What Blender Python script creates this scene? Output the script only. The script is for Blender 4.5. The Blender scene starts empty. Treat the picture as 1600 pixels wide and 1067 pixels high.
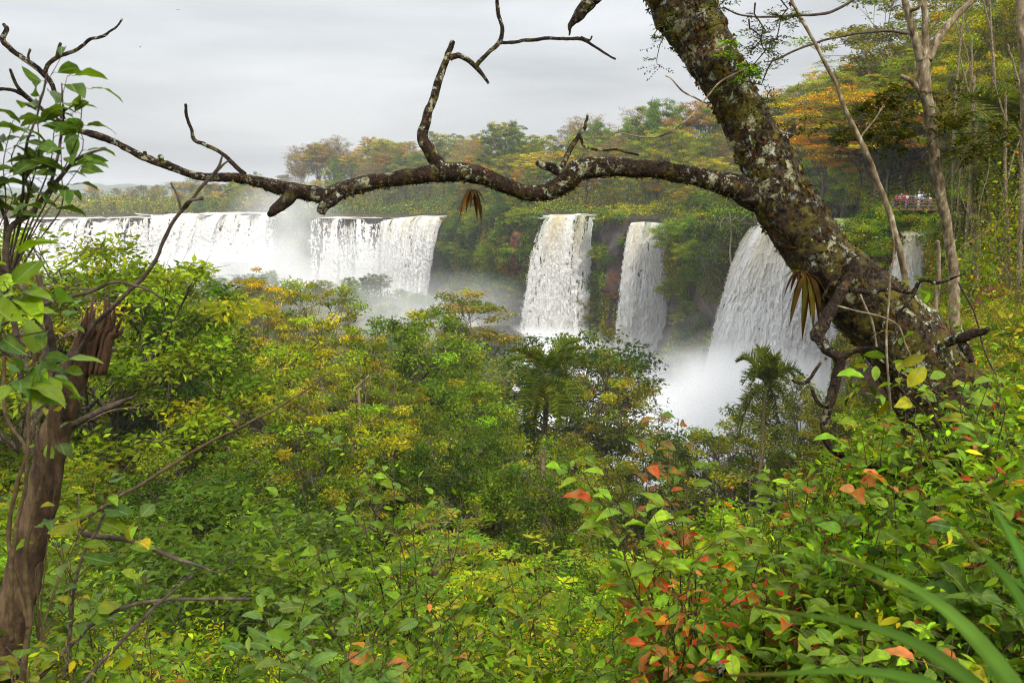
import bpy, math, random
import numpy as np
from mathutils import Vector, Matrix
R_ = math.radians
random.seed(7)
SC = bpy.context.scene
COL = SC.collection

# ------------------------------------------------------------------ camera
PITCH = R_(10.2)
FPX = 1244.0
cam_d = bpy.data.cameras.new('camera')
cam = bpy.data.objects.new('camera', cam_d); COL.objects.link(cam)
cam.location = (0, 0, 0); cam.rotation_euler = (R_(90) - PITCH, 0, 0)
cam_d.sensor_width = 36; cam_d.lens = FPX / 1600 * 36
cam_d.clip_start = 0.05; cam_d.clip_end = 9000
cam_d.dof.use_dof = True; cam_d.dof.focus_distance = 9.0; cam_d.dof.aperture_fstop = 6.3
SC.camera = cam

# ------------------------------------------------------------------ world and sun
SUN_EL, SUN_AZ = R_(43), R_(155)       # azimuth measured clockwise from +Y
w = bpy.data.worlds.new('World'); SC.world = w; w.use_nodes = True
nt = w.node_tree; nt.nodes.clear()
def nd(tree, t, **kw):
    n = tree.nodes.new(t)
    for k, v in kw.items(): setattr(n, k, v)
    return n
out = nd(nt, 'ShaderNodeOutputWorld'); bg = nd(nt, 'ShaderNodeBackground')
bg.inputs['Strength'].default_value = 0.1
sky = nd(nt, 'ShaderNodeTexSky', sky_type='NISHITA'); sky.sun_disc = False
sky.sun_elevation = SUN_EL; sky.sun_rotation = SUN_AZ
sky.air_density = 1.5; sky.dust_density = 4
tc = nd(nt, 'ShaderNodeTexCoord')
mp = nd(nt, 'ShaderNodeMapping'); mp.inputs['Scale'].default_value = (1.3, 1.3, 9.0); mp.inputs['Location'].default_value = (3.1, .4, 2.3)
nz = nd(nt, 'ShaderNodeTexNoise'); nz.inputs['Scale'].default_value = 1.5; nz.inputs['Detail'].default_value = 5; nz.inputs['Roughness'].default_value = .48; nz.inputs['Distortion'].default_value = .25
rm = nd(nt, 'ShaderNodeValToRGB')
rm.color_ramp.elements[0].position = .30; rm.color_ramp.elements[0].color = (1.95, 2.02, 2.13, 1)
rm.color_ramp.elements[1].position = .66; rm.color_ramp.elements[1].color = (3.3, 3.36, 3.45, 1)
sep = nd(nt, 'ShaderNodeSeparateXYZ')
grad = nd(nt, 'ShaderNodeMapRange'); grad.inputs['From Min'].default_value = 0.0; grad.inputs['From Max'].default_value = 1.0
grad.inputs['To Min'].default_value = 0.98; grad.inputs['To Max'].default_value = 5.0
mul = nd(nt, 'ShaderNodeVectorMath', operation='SCALE')
mix = nd(nt, 'ShaderNodeMixRGB'); mix.inputs['Fac'].default_value = 0.93
L = nt.links.new
L(tc.outputs['Generated'], mp.inputs['Vector']); L(mp.outputs[0], nz.inputs['Vector']); L(nz.outputs['Fac'], rm.inputs['Fac'])
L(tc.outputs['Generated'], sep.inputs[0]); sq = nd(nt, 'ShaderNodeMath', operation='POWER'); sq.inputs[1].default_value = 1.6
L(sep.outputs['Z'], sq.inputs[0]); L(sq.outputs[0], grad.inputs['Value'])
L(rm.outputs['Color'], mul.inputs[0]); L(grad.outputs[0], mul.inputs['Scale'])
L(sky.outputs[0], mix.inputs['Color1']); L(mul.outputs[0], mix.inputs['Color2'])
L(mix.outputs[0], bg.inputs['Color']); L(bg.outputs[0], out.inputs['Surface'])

sun_d = bpy.data.lights.new('sun', 'SUN'); sun_d.energy = 1.5; sun_d.angle = R_(10); sun_d.color = (1, .94, .84)
sun = bpy.data.objects.new('sun', sun_d); COL.objects.link(sun)
sv = Vector((math.sin(SUN_AZ) * math.cos(SUN_EL), math.cos(SUN_AZ) * math.cos(SUN_EL), math.sin(SUN_EL)))
sun.rotation_euler = sv.to_track_quat('Z', 'Y').to_euler()

SC.view_settings.view_transform = 'Standard'; SC.view_settings.look = 'None'
SC.view_settings.exposure = 1.16; SC.view_settings.gamma = 1.0; SC.view_settings.use_curve_mapping = False
SC.render.engine = 'CYCLES'
cy = SC.cycles
cy.max_bounces = 8; cy.diffuse_bounces = 1; cy.glossy_bounces = 1; cy.transmission_bounces = 2; cy.volume_bounces = 7; cy.transparent_max_bounces = 6
cy.use_adaptive_sampling = True; cy.adaptive_threshold = 0.02; cy.use_denoising = True
cy.caustics_reflective = False; cy.caustics_refractive = False
cy.volume_step_rate = 1.6; cy.volume_max_steps = 64
SC.render.filter_size = 1.0; cy.pixel_filter_type = 'BLACKMAN_HARRIS'; cy.filter_width = 1.1; cy.denoising_input_passes = 'RGB_ALBEDO_NORMAL'; cy.denoising_prefilter = 'NONE'
try: cy.denoiser = 'OPENIMAGEDENOISE'
except Exception: pass

# ------------------------------------------------------------------ helpers
CP, SP = math.cos(PITCH), math.sin(PITCH)
def P(px, py, D):
    """the place seen at (px, py) of the photograph, D metres ahead"""
    a = (px - 800) / FPX; b = (533.5 - py) / FPX
    dy = CP + b * SP; k = D / dy
    return np.array((a * k, D, (-SP + b * CP) * k))
def proj(p):
    x, y, z = p; d = y * CP - z * SP
    return 800 + FPX * x / d, 533.5 - FPX * (y * SP + z * CP) / d
def azpx(x, y): return 800 + x / np.maximum(y, .01) * 1264
def unaz(A, D): return (A - 800) / 1264 * D

def _h(ix, iy, iz, s):
    n = (ix.astype(np.int64) * 73856093) ^ (iy.astype(np.int64) * 19349663) ^ (iz.astype(np.int64) * 83492791) ^ (s * 2654435)
    n = (n ^ (n >> 13)) * 1274126177; n = n ^ (n >> 16)
    return (n & 0xffffff) / float(0xffffff)
def noise(p, s=0):
    p = np.asarray(p, float)
    if p.shape[-1] == 2: p = np.concatenate([p, np.zeros(p.shape[:-1] + (1,))], -1)
    i = np.floor(p).astype(np.int64); f = p - i; f = f * f * (3 - 2 * f)
    r = 0
    for a in (0, 1):
        for b in (0, 1):
            for c in (0, 1):
                wt = (f[..., 0] if a else 1 - f[..., 0]) * (f[..., 1] if b else 1 - f[..., 1]) * (f[..., 2] if c else 1 - f[..., 2])
                r = r + wt * _h(i[..., 0] + a, i[..., 1] + b, i[..., 2] + c, s)
    return r
def fbm(p, s=0, o=4, g=.5):
    p = np.asarray(p, float); r = 0; a = 1; t = 0
    for k in range(o):
        r = r + a * noise(p * 2 ** k, s + k); t += a; a *= g
    return r / t
def norm(v): return v / np.maximum(np.linalg.norm(v, axis=-1, keepdims=True), 1e-9)

class Geo:
    def __init__(s): s.v = []; s.f = []; s.c = []; s.n = 0
    def add(s, v, f, c=None):
        v = np.asarray(v, float).reshape(-1, 3); f = np.asarray(f, int)
        s.v.append(v); s.f.append(f + s.n); s.n += len(v)
        if c is None: c = (1, 1, 1)
        c = np.asarray(c, float)
        s.c.append(np.broadcast_to(c, (len(v), 3)) if c.ndim == 1 else c)
    def mesh(s, name, mat, smooth=False):
        V = np.concatenate(s.v); C = np.concatenate(s.c)
        me = bpy.data.meshes.new(name)
        me.vertices.add(len(V)); me.vertices.foreach_set('co', V.astype(np.float32).ravel())
        tot = np.concatenate([np.full(len(f), f.shape[1]) for f in s.f]); li = np.concatenate([f.ravel() for f in s.f])
        me.loops.add(len(li)); me.loops.foreach_set('vertex_index', li.astype(np.int32))
        me.polygons.add(len(tot)); st = np.concatenate([[0], np.cumsum(tot)[:-1]])
        me.polygons.foreach_set('loop_start', st.astype(np.int32))
        me.update(calc_edges=True); me.validate()
        a = me.color_attributes.new('Col', 'FLOAT_COLOR', 'POINT')
        a.data.foreach_set('color', np.concatenate([C, np.ones((len(C), 1))], 1).astype(np.float32).ravel())
        if smooth: me.polygons.foreach_set('use_smooth', np.ones(len(tot), bool))
        me.materials.append(mat)
        return me
    def build(s, name, mat, parent=None, smooth=False):
        return link(name, s.mesh(name, mat, smooth), parent)
def link(name, data, parent=None):
    o = bpy.data.objects.new(name, data); COL.objects.link(o)
    if parent is not None: o.parent = parent
    return o
def tag(o, label=None, cat=None, group=None, kind=None):
    if label: o['label'] = label
    if cat: o['category'] = cat
    if group: o['group'] = group
    if kind: o['kind'] = kind
    return o
def thing(name, label, cat, loc=(0, 0, 0), rz=0, group=None, sc=1):
    o = link(name, None); o.location = loc; o.rotation_euler = (0, 0, rz); o.scale = (sc,) * 3 if np.isscalar(sc) else sc
    return tag(o, label, cat, group)
def children(o): return KIDS.get(o.name, [])
KIDS = {}
def kid(o, parent):
    o.parent = parent; KIDS.setdefault(parent.name, []).append(o); return o
def copy_thing(root):
    r = root.copy(); COL.objects.link(r)
    for k in ('label', 'group'):
        if k in r: del r[k]
    for ch in children(root):
        c = ch.copy(); COL.objects.link(c); kid(c, r)
    return r

def tube(g, pts, rad, sides=6, col=None, bump=0, seed=0, fs=8.0):
    pts = np.asarray(pts, float); rad = np.broadcast_to(np.asarray(rad, float), (len(pts),))
    t = norm(np.gradient(pts, axis=0)); 
    ref = np.array((0, 0, 1.)) if abs(t[0][2]) < .9 else np.array((1., 0, 0))
    u = []; n = norm(np.cross(t[0], ref))
    for k in range(len(pts)):
        n = norm(n - t[k] * np.dot(n, t[k])); u.append(n)
    u = np.array(u); b = np.cross(t, u)
    an = np.linspace(0, 2 * np.pi, sides, endpoint=False)
    dirs = u[:, None] * np.cos(an)[None, :, None] + b[:, None] * np.sin(an)[None, :, None]
    r = np.repeat(rad[:, None], sides, 1)
    if bump:
        q = pts[:, None] + dirs * rad[:, None, None]
        r = r + bump * (fbm(q * fs, seed, 4, .6) - .5) * 2
    V = pts[:, None] + dirs * r[..., None]
    m = len(pts); i = np.arange(m - 1)[:, None] * sides; j = np.arange(sides)[None]; j2 = (j + 1) % sides
    F = np.stack([i + j, i + j2, i + sides + j2, i + sides + j], -1).reshape(-1, 4)
    V = np.concatenate([V.reshape(-1, 3), pts[-1:] + t[-1:] * rad[-1] * .4, pts[:1] - t[:1] * rad[0] * .2])
    e = (m - 1) * sides
    g.add(V, F, col if col is not None else (1, 1, 1))
    cap = np.stack([e + np.arange(sides), e + (np.arange(sides) + 1) % sides, np.full(sides, m * sides)], -1)
    cap2 = np.stack([(np.arange(sides) + 1) % sides, np.arange(sides), np.full(sides, m * sides + 1)], -1)
    g.f.append(np.concatenate([cap, cap2]) + g.n - len(V))
def spline(pts, n):
    """Catmull-Rom through the rows of pts (any number of columns), n samples"""
    p = np.asarray(pts, float); m = len(p)
    q = np.concatenate([[2 * p[0] - p[1]], p, [2 * p[-1] - p[-2]]])
    d = np.concatenate([[0], np.cumsum(np.linalg.norm(np.diff(p[:, :3], axis=0), axis=1))])
    s = np.linspace(0, d[-1], n); k = np.clip(np.searchsorted(d, s, 'right') - 1, 0, m - 2)
    t = ((s - d[k]) / np.maximum(d[k + 1] - d[k], 1e-9))[:, None]
    a, b, c, e = q[k], q[k + 1], q[k + 2], q[k + 3]
    return .5 * (2 * b + (c - a) * t + (2 * a - 5 * b + 4 * c - e) * t ** 2 + (3 * b - a - 3 * c + e) * t ** 3)
def box(g, c, s, rz=0, col=None):
    x, y, z = np.array(s) / 2
    v = np.array([(a * x, b * y, d * z) for a in (-1, 1) for b in (-1, 1) for d in (-1, 1)])
    cr, sr = math.cos(rz), math.sin(rz)
    v = v @ np.array([[cr, sr, 0], [-sr, cr, 0], [0, 0, 1]]) + np.array(c)
    g.add(v, [(0, 1, 3, 2), (4, 6, 7, 5), (0, 4, 5, 1), (2, 3, 7, 6), (0, 2, 6, 4), (1, 5, 7, 3)], col)

T_DIA = (np.array([(0, 0, 0), (-.5, .45, .14), (0, 1, -.12), (.5, .45, .14)]), np.array([(0, 3, 2), (0, 2, 1)]))
T_LEAF = (np.array([(0, 0, 0), (-.42, .3, .12), (-.4, .62, .08), (0, 1, -.2), (.4, .62, .08), (.42, .3, .12), (0, .5, -.02)]),
          np.array([(0, 5, 6), (5, 4, 6), (4, 3, 6), (3, 2, 6), (2, 1, 6), (1, 0, 6)]))
T_STRIP = (np.array([(-.5, 0, 0), (.5, 0, 0), (-.5, .5, .1), (.5, .5, .1), (0, 1, -.25)]), np.array([(0, 1, 3), (0, 3, 2), (2, 3, 4)]))
def cards(g, c, nrm, tdir, length, width, col, tpl=T_DIA):
    N = len(c); tv, tf = tpl
    nrm = norm(nrm); T = norm(tdir - nrm * (tdir * nrm).sum(-1, keepdims=True)); B = np.cross(T, nrm)
    length = np.broadcast_to(length, (N,))[:, None, None]; width = np.broadcast_to(width, (N,))[:, None, None]
    V = c[:, None] + B[:, None] * tv[None, :, 0:1] * width + T[:, None] * tv[None, :, 1:2] * length + nrm[:, None] * tv[None, :, 2:3] * width
    F = tf[None] + (np.arange(N) * len(tv))[:, None, None]
    g.add(V.reshape(-1, 3), F.reshape(-1, tf.shape[1]), np.repeat(np.broadcast_to(col, (N, 3)), len(tv), 0))
def leaf_dirs(rng, n, tilt=.8, droop=.3):
    nr = norm(rng.normal(size=(n, 3)) * tilt + (0, 0, 1)); t = rng.normal(size=(n, 3)); t[:, 2] = t[:, 2] * .4 - droop
    return nr, t
def mixcols(rng, pal, n, jit=.36):
    pal = [(np.array(c), wgt) for c, wgt in pal]; ws = np.array([w_ for _, w_ in pal]); ws = ws / ws.sum()
    k = rng.choice(len(pal), n, p=ws); c = np.array([p[0] for p in pal])[k]
    return c * np.exp(rng.normal(size=(n, 1)) * jit) * np.exp(rng.normal(size=(n, 3)) * (.10, .04, .10)) * LEAFK

# leaf and bloom colours (linear)
LEAFK = np.array((1.72, 1.50, .48))
GB = (.085, .165, .014); GM = (.052, .105, .012); GD = (.022, .055, .012); YG = (.17, .19, .012); OL = (.095, .098, .018)
YE = (.25, .205, .010); OR = (.36, .15, .014); BR = (.15, .075, .03); GY = (.17, .14, .09); RD = (.19, .028, .016); PK = (.27, .09, .075); LIME = (.14, .26, .018); BLG = (.045, .095, .05)

# ------------------------------------------------------------------ materials
def mat(name):
    m = bpy.data.materials.new(name); m.use_nodes = True; t = m.node_tree; t.nodes.clear()
    return m, t, nd(t, 'ShaderNodeOutputMaterial')
def leaf_mat(name, src, trans=.34, rough=.6, spec=.08):
    m, t, o = mat(name); l = t.links.new
    p = nd(t, 'ShaderNodeBsdfPrincipled'); p.inputs['Roughness'].default_value = rough; p.inputs['Specular IOR Level'].default_value = spec
    tr = nd(t, 'ShaderNodeBsdfTranslucent'); mx = nd(t, 'ShaderNodeMixShader'); mx.inputs[0].default_value = trans
    inf = nd(t, 'ShaderNodeObjectInfo')
    if src == 'attr':
        a = nd(t, 'ShaderNodeVertexColor', layer_name='Col')
        hs = nd(t, 'ShaderNodeHueSaturation')
        mr = nd(t, 'ShaderNodeMapRange'); mr.inputs['To Min'].default_value = .488; mr.inputs['To Max'].default_value = .518; l(inf.outputs['Random'], mr.inputs['Value']); l(mr.outputs[0], hs.inputs['Hue'])
        mm = nd(t, 'ShaderNodeMath', operation='MULTIPLY_ADD'); mm.inputs[1].default_value = 7.31; mm.inputs[2].default_value = .1
        fr = nd(t, 'ShaderNodeMath', operation='FRACT'); l(inf.outputs['Random'], mm.inputs[0]); l(mm.outputs[0], fr.inputs[0])
        mv = nd(t, 'ShaderNodeMapRange'); mv.inputs['To Min'].default_value = .75; mv.inputs['To Max'].default_value = 1.3; l(fr.outputs[0], mv.inputs['Value']); l(mv.outputs[0], hs.inputs['Value'])
        l(a.outputs['Color'], hs.inputs['Color']); c = hs.outputs[0]
    else:
        tcx = nd(t, 'ShaderNodeTexCoord'); sx = nd(t, 'ShaderNodeSeparateXYZ'); l(tcx.outputs['Object'], sx.inputs[0])
        ab = nd(t, 'ShaderNodeMath', operation='ABSOLUTE'); l(sx.outputs['X'], ab.inputs[0])
        # side veins and midrib
        wv = nd(t, 'ShaderNodeMath', operation='MULTIPLY_ADD'); wv.inputs[1].default_value = -1.2; l(ab.outputs[0], wv.inputs[0]); l(sx.outputs['Y'], wv.inputs[2])
        sn = nd(t, 'ShaderNodeMath', operation='MULTIPLY'); sn.inputs[1].default_value = 62; l(wv.outputs[0], sn.inputs[0])
        si = nd(t, 'ShaderNodeMath', operation='SINE'); l(sn.outputs[0], si.inputs[0])
        r1 = nd(t, 'ShaderNodeMapRange'); r1.inputs['From Min'].default_value = .86; r1.inputs['From Max'].default_value = 1.0; r1.inputs['To Max'].default_value = .35; l(si.outputs[0], r1.inputs['Value'])
        r2 = nd(t, 'ShaderNodeMapRange'); r2.inputs['From Min'].default_value = .03; r2.inputs['From Max'].default_value = .008; r2.inputs['To Max'].default_value = .7; l(ab.outputs[0], r2.inputs['Value'])
        mxv = nd(t, 'ShaderNodeMath', operation='MAXIMUM'); l(r1.outputs[0], mxv.inputs[0]); l(r2.outputs[0], mxv.inputs[1])
        nzn = nd(t, 'ShaderNodeTexNoise'); nzn.inputs['Scale'].default_value = 3.5; nzn.inputs['Detail'].default_value = 4; l(tcx.outputs['Object'], nzn.inputs['Vector'])
        addv = nd(t, 'ShaderNodeVectorMath', operation='ADD'); l(tcx.outputs['Object'], addv.inputs[0]); l(inf.outputs['Location'], addv.inputs[1]); l(addv.outputs[0], nzn.inputs['Vector'])
        mv = nd(t, 'ShaderNodeMapRange'); mv.inputs['From Min'].default_value = .3; mv.inputs['From Max'].default_value = .7; mv.inputs['To Min'].default_value = .7; mv.inputs['To Max'].default_value = 1.25; l(nzn.outputs['Fac'], mv.inputs['Value'])
        sc_ = nd(t, 'ShaderNodeVectorMath', operation='SCALE'); l(inf.outputs['Color'], sc_.inputs[0]); l(mv.outputs[0], sc_.inputs['Scale'])
        br = nd(t, 'ShaderNodeMixRGB', blend_type='MIX'); br.inputs['Color2'].default_value = (.2, .26, .09, 1)
        l(mxv.outputs[0], br.inputs['Fac']); l(sc_.outputs[0], br.inputs['Color1'])
        # brown blotches
        n2 = nd(t, 'ShaderNodeTexNoise'); n2.inputs['Scale'].default_value = 9; l(addv.outputs[0], n2.inputs['Vector'])
        r3 = nd(t, 'ShaderNodeMapRange'); r3.inputs['From Min'].default_value = .68; r3.inputs['From Max'].default_value = .74; l(n2.outputs['Fac'], r3.inputs['Value'])
        b2 = nd(t, 'ShaderNodeMixRGB'); b2.inputs['Color2'].default_value = (.13, .07, .02, 1); l(r3.outputs[0], b2.inputs['Fac']); l(br.outputs[0], b2.inputs['Color1'])
        n4 = nd(t, 'ShaderNodeTexNoise'); n4.inputs['Scale'].default_value = 2.2; l(addv.outputs[0], n4.inputs['Vector'])
        r4 = nd(t, 'ShaderNodeMapRange'); r4.inputs['From Min'].default_value = .45; r4.inputs['From Max'].default_value = .7; r4.inputs['To Max'].default_value = .6; l(n4.outputs['Fac'], r4.inputs['Value'])
        b4 = nd(t, 'ShaderNodeMixRGB'); b4.inputs['Color2'].default_value = (.13, .2, .02, 1); l(r4.outputs[0], b4.inputs['Fac']); l(b2.outputs[0], b4.inputs['Color1'])
        c = b4.outputs[0]
        bp = nd(t, 'ShaderNodeBump'); bp.inputs['Strength'].default_value = .35; bp.inputs['Distance'].default_value = .02; l(mxv.outputs[0], bp.inputs['Height']); l(bp.outputs[0], p.inputs['Normal'])
    g2 = nd(t, 'ShaderNodeVectorMath', operation='MULTIPLY'); g2.inputs[1].default_value = (1.45, 1.35, .5)
    l(c, p.inputs['Base Color']); l(c, g2.inputs[0]); l(g2.outputs[0], tr.inputs['Color'])
    l(p.outputs[0], mx.inputs[1]); l(tr.outputs[0], mx.inputs[2]); l(mx.outputs[0], o.inputs['Surface'])
    return m
def ramp_mat(name, scale, stops, rough=.85, detail=8, bump=.5, dist=.05, stretch=(1, 1, 1), coord='Object', distort=0, rgh=.6, spec=.2):
    m, t, o = mat(name); l = t.links.new
    p = nd(t, 'ShaderNodeBsdfPrincipled'); p.inputs['Roughness'].default_value = rough; p.inputs['Specular IOR Level'].default_value = spec
    tcx = nd(t, 'ShaderNodeTexCoord'); mpx = nd(t, 'ShaderNodeMapping'); mpx.inputs['Scale'].default_value = stretch
    n = nd(t, 'ShaderNodeTexNoise'); n.inputs['Scale'].default_value = scale; n.inputs['Detail'].default_value = detail; n.inputs['Roughness'].default_value = rgh; n.inputs['Distortion'].default_value = distort
    r = nd(t, 'ShaderNodeValToRGB'); e = r.color_ramp.elements
    while len(e) < len(stops): e.new(.5)
    for k, (q, c) in enumerate(stops): e[k].position = q; e[k].color = tuple(c) + (1,)
    b = nd(t, 'ShaderNodeBump'); b.inputs['Strength'].default_value = bump; b.inputs['Distance'].default_value = dist
    l(tcx.outputs[coord], mpx.inputs[0]); l(mpx.outputs[0], n.inputs['Vector']); l(n.outputs['Fac'], r.inputs[0]); l(r.outputs[0], p.inputs['Base Color'])
    l(n.outputs['Fac'], b.inputs['Height']); l(b.outputs[0], p.inputs['Normal']); l(p.outputs[0], o.inputs['Surface'])
    return m
M = {}
M['leaf'] = leaf_mat('foliage', 'attr')
M['leafobj'] = leaf_mat('broad_leaf', 'obj', .36, .45, .16)
M['bark'] = ramp_mat('bark', 5, [(.3, (.035, .027, .02)), (.5, (.10, .08, .058)), (.68, (.23, .2, .15))], stretch=(1, 1, .35), bump=.6)
M['palebark'] = ramp_mat('pale_bark', 22, [(.34, (.06, .042, .022)), (.48, (.17, .125, .07)), (.58, (.25, .20, .12)), (.68, (.40, .38, .28))], stretch=(1, 1, .5), bump=.6, dist=.02)
M['twig'] = ramp_mat('twig_bark', 30, [(.3, (.02, .015, .012)), (.55, (.075, .055, .04)), (.75, (.16, .13, .09))], bump=.4, dist=.005)
M['stem'] = ramp_mat('shrub_stem', 30, [(.3, (.04, .03, .012)), (.6, (.11, .075, .035)), (.8, (.2, .16, .08))], bump=.3, dist=.004)
M['soil'] = ramp_mat('forest_soil', .7, [(.3, (.03, .022, .012)), (.5, (.06, .05, .02)), (.7, (.10, .10, .025))], bump=.8, dist=.3)
M['path'] = ramp_mat('path_rock', 7, [(.3, (.04, .035, .03)), (.5, (.12, .105, .09)), (.75, (.24, .22, .2))], bump=.8, dist=.06)
M['wood'] = ramp_mat('deck_wood', 3, [(.3, (.12, .055, .03)), (.7, (.34, .2, .12))], bump=.3)

# cliff rock: dark wet basalt with patches of red soil
def rock_mat():
    m, t, o = mat('cliff_rock'); l = t.links.new
    p = nd(t, 'ShaderNodeBsdfPrincipled'); p.inputs['Roughness'].default_value = .7
    tcx = nd(t, 'ShaderNodeTexCoord')
    a = nd(t, 'ShaderNodeTexNoise'); a.inputs['Scale'].default_value = .5; a.inputs['Detail'].default_value = 9; a.inputs['Roughness'].default_value = .65
    b = nd(t, 'ShaderNodeTexNoise'); b.inputs['Scale'].default_value = .06; b.inputs['Detail'].default_value = 5
    r = nd(t, 'ShaderNodeValToRGB'); e = r.color_ramp.elements; e[0].position = .32; e[0].color = (.02, .017, .015, 1); e[1].position = .7; e[1].color = (.10, .082, .065, 1)
    r2 = nd(t, 'ShaderNodeValToRGB'); e = r2.color_ramp.elements; e[0].position = .35; e[0].color = (.06, .02, .01, 1); e[1].position = .68; e[1].color = (.22, .075, .032, 1)
    mr = nd(t, 'ShaderNodeMapRange'); mr.inputs['From Min'].default_value = .52; mr.inputs['From Max'].default_value = .60
    mx = nd(t, 'ShaderNodeMixRGB'); bp = nd(t, 'ShaderNodeBump'); bp.inputs['Distance'].default_value = .6; bp.inputs['Strength'].default_value = .9
    for q in (a, b): l(tcx.outputs['Object'], q.inputs['Vector'])
    l(a.outputs[0], r.inputs[0]); l(a.outputs[0], r2.inputs[0]); l(b.outputs[0], mr.inputs[0]); l(mr.outputs[0], mx.inputs[0]); l(r.outputs[0], mx.inputs[1]); l(r2.outputs[0], mx.inputs[2])
    l(mx.outputs[0], p.inputs['Base Color']); l(a.outputs[0], bp.inputs['Height']); l(bp.outputs[0], p.inputs['Normal']); l(p.outputs[0], o.inputs['Surface'])
    return m
M['rock'] = rock_mat()

# big mossy, lichened bark
def lichen_bark(name, sc=1.0, mo=0):
    m, t, o = mat(name); l = t.links.new
    p = nd(t, 'ShaderNodeBsdfPrincipled'); p.inputs['Roughness'].default_value = .9; p.inputs['Specular IOR Level'].default_value = .15
    tcx = nd(t, 'ShaderNodeTexCoord')
    def N(s, d=6, r=.6, dis=0):
        q = nd(t, 'ShaderNodeTexNoise'); q.inputs['Scale'].default_value = s * sc; q.inputs['Detail'].default_value = d; q.inputs['Roughness'].default_value = r; q.inputs['Distortion'].default_value = dis; l(tcx.outputs['Object'], q.inputs['Vector']); return q.outputs['Fac']
    def MR(v, a, b, lo=0, hi=1):
        q = nd(t, 'ShaderNodeMapRange'); q.inputs['From Min'].default_value = a; q.inputs['From Max'].default_value = b; q.inputs['To Min'].default_value = lo; q.inputs['To Max'].default_value = hi; l(v, q.inputs[0]); return q.outputs[0]
    def MX(f, c1, c2):
        q = nd(t, 'ShaderNodeMixRGB'); l(f, q.inputs[0])
        for k, c in ((1, c1), (2, c2)):
            if isinstance(c, tuple): q.inputs[k].default_value = c + (1,)
            else: l(c, q.inputs[k])
        return q.outputs[0]
    fine = N(38, 10, .7)
    r = nd(t, 'ShaderNodeValToRGB'); e = r.color_ramp.elements; e[0].position = .36; e[0].color = (.012, .009, .007, 1); e[1].position = .62; e[1].color = (.072 - mo * .5, .050 - mo * .45, .026 - mo * .2, 1); x = e.new(.74); x.color = (.15 - mo, .10 - mo * .6, .05, 1)
    l(fine, r.inputs[0])
    red = MX(MR(N(6, 4), .60, .68), r.outputs[0], (.10, .05, .022))
    moss = MX(MR(N(7, 9, .75), .50 + mo, .58 + mo), red, (.10, .085, .013))
    def mulv(v1, v2):
        q = nd(t, 'ShaderNodeMath', operation='MULTIPLY'); l(v1, q.inputs[0]); l(v2, q.inputs[1]); return q.outputs[0]
    side = MR(N(1.9, 3), .44, .56)      # lichen gathers on some sides only
    lich = MX(mulv(MR(N(8, 9, .72, .4), .55, .58), side), moss, (.34, .33, .19))
    pale = MX(mulv(MR(N(15, 8, .7, .4), .58, .605), side), lich, (.40, .43, .34))
    crack = MR(N(14, 10, .75, 1.2), .36, .46)
    fin = nd(t, 'ShaderNodeMixRGB', blend_type='MIX'); l(crack, fin.inputs[0]); fin.inputs[1].default_value = (.008, .006, .005, 1); l(pale, fin.inputs[2])
    ad = nd(t, 'ShaderNodeMath', operation='ADD'); l(fine, ad.inputs[0]); l(crack, ad.inputs[1])
    bp = nd(t, 'ShaderNodeBump'); bp.inputs['Distance'].default_value = .02; bp.inputs['Strength'].default_value = 1
    l(ad.outputs[0], bp.inputs['Height']); l(bp.outputs[0], p.inputs['Normal']); l(fin.outputs[0], p.inputs['Base Color']); l(p.outputs[0], o.inputs['Surface'])
    return m
M['lichen'] = lichen_bark('lichened_bark')
M['lichenbranch'] = lichen_bark('mossy_branch_bark', 1.6, .05)

def foam_mat(name, tint=(.78, .79, .77), sc=.6):
    m, t, o = mat(name); l = t.links.new
    p = nd(t, 'ShaderNodeBsdfPrincipled'); p.inputs['Roughness'].default_value = .55; p.inputs['Specular IOR Level'].default_value = .3
    a = nd(t, 'ShaderNodeVertexColor', layer_name='Col')
    tcx = nd(t, 'ShaderNodeTexCoord'); n = nd(t, 'ShaderNodeTexNoise'); n.inputs['Scale'].default_value = sc; n.inputs['Detail'].default_value = 10; n.inputs['Roughness'].default_value = .7
    mpx = nd(t, 'ShaderNodeMapping'); mpx.inputs['Scale'].default_value = (1, 1, .3) ; l(tcx.outputs['Object'], mpx.inputs[0]); l(mpx.outputs[0], n.inputs['Vector'])
    b = nd(t, 'ShaderNodeBump'); b.inputs['Distance'].default_value = 1.2; b.inputs['Strength'].default_value = .8; l(n.outputs[0], b.inputs['Height']); l(b.outputs[0], p.inputs['Normal'])
    l(a.outputs[0], p.inputs['Base Color'])
    tr = nd(t, 'ShaderNodeBsdfTranslucent'); mx = nd(t, 'ShaderNodeMixShader'); mx.inputs[0].default_value = .25; l(a.outputs[0], tr.inputs[0])
    l(p.outputs[0], mx.inputs[1]); l(tr.outputs[0], mx.inputs[2]); l(mx.outputs[0], o.inputs['Surface'])
    return m
M['fall'] = foam_mat('falling_water')
M['river'] = ramp_mat('white_water', .25, [(.36, (.20, .22, .19)), (.48, (.62, .63, .6)), (.6, (.82, .82, .8))], rough=.35, bump=.9, dist=.6, detail=9, spec=.5)
M['upriver'] = ramp_mat('upper_river', .35, [(.36, (.16, .15, .11)), (.46, (.5, .49, .43)), (.56, (.85, .85, .81))], rough=.3, bump=.9, dist=.3, detail=9, stretch=(1, .3, 1), spec=.5)

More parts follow.
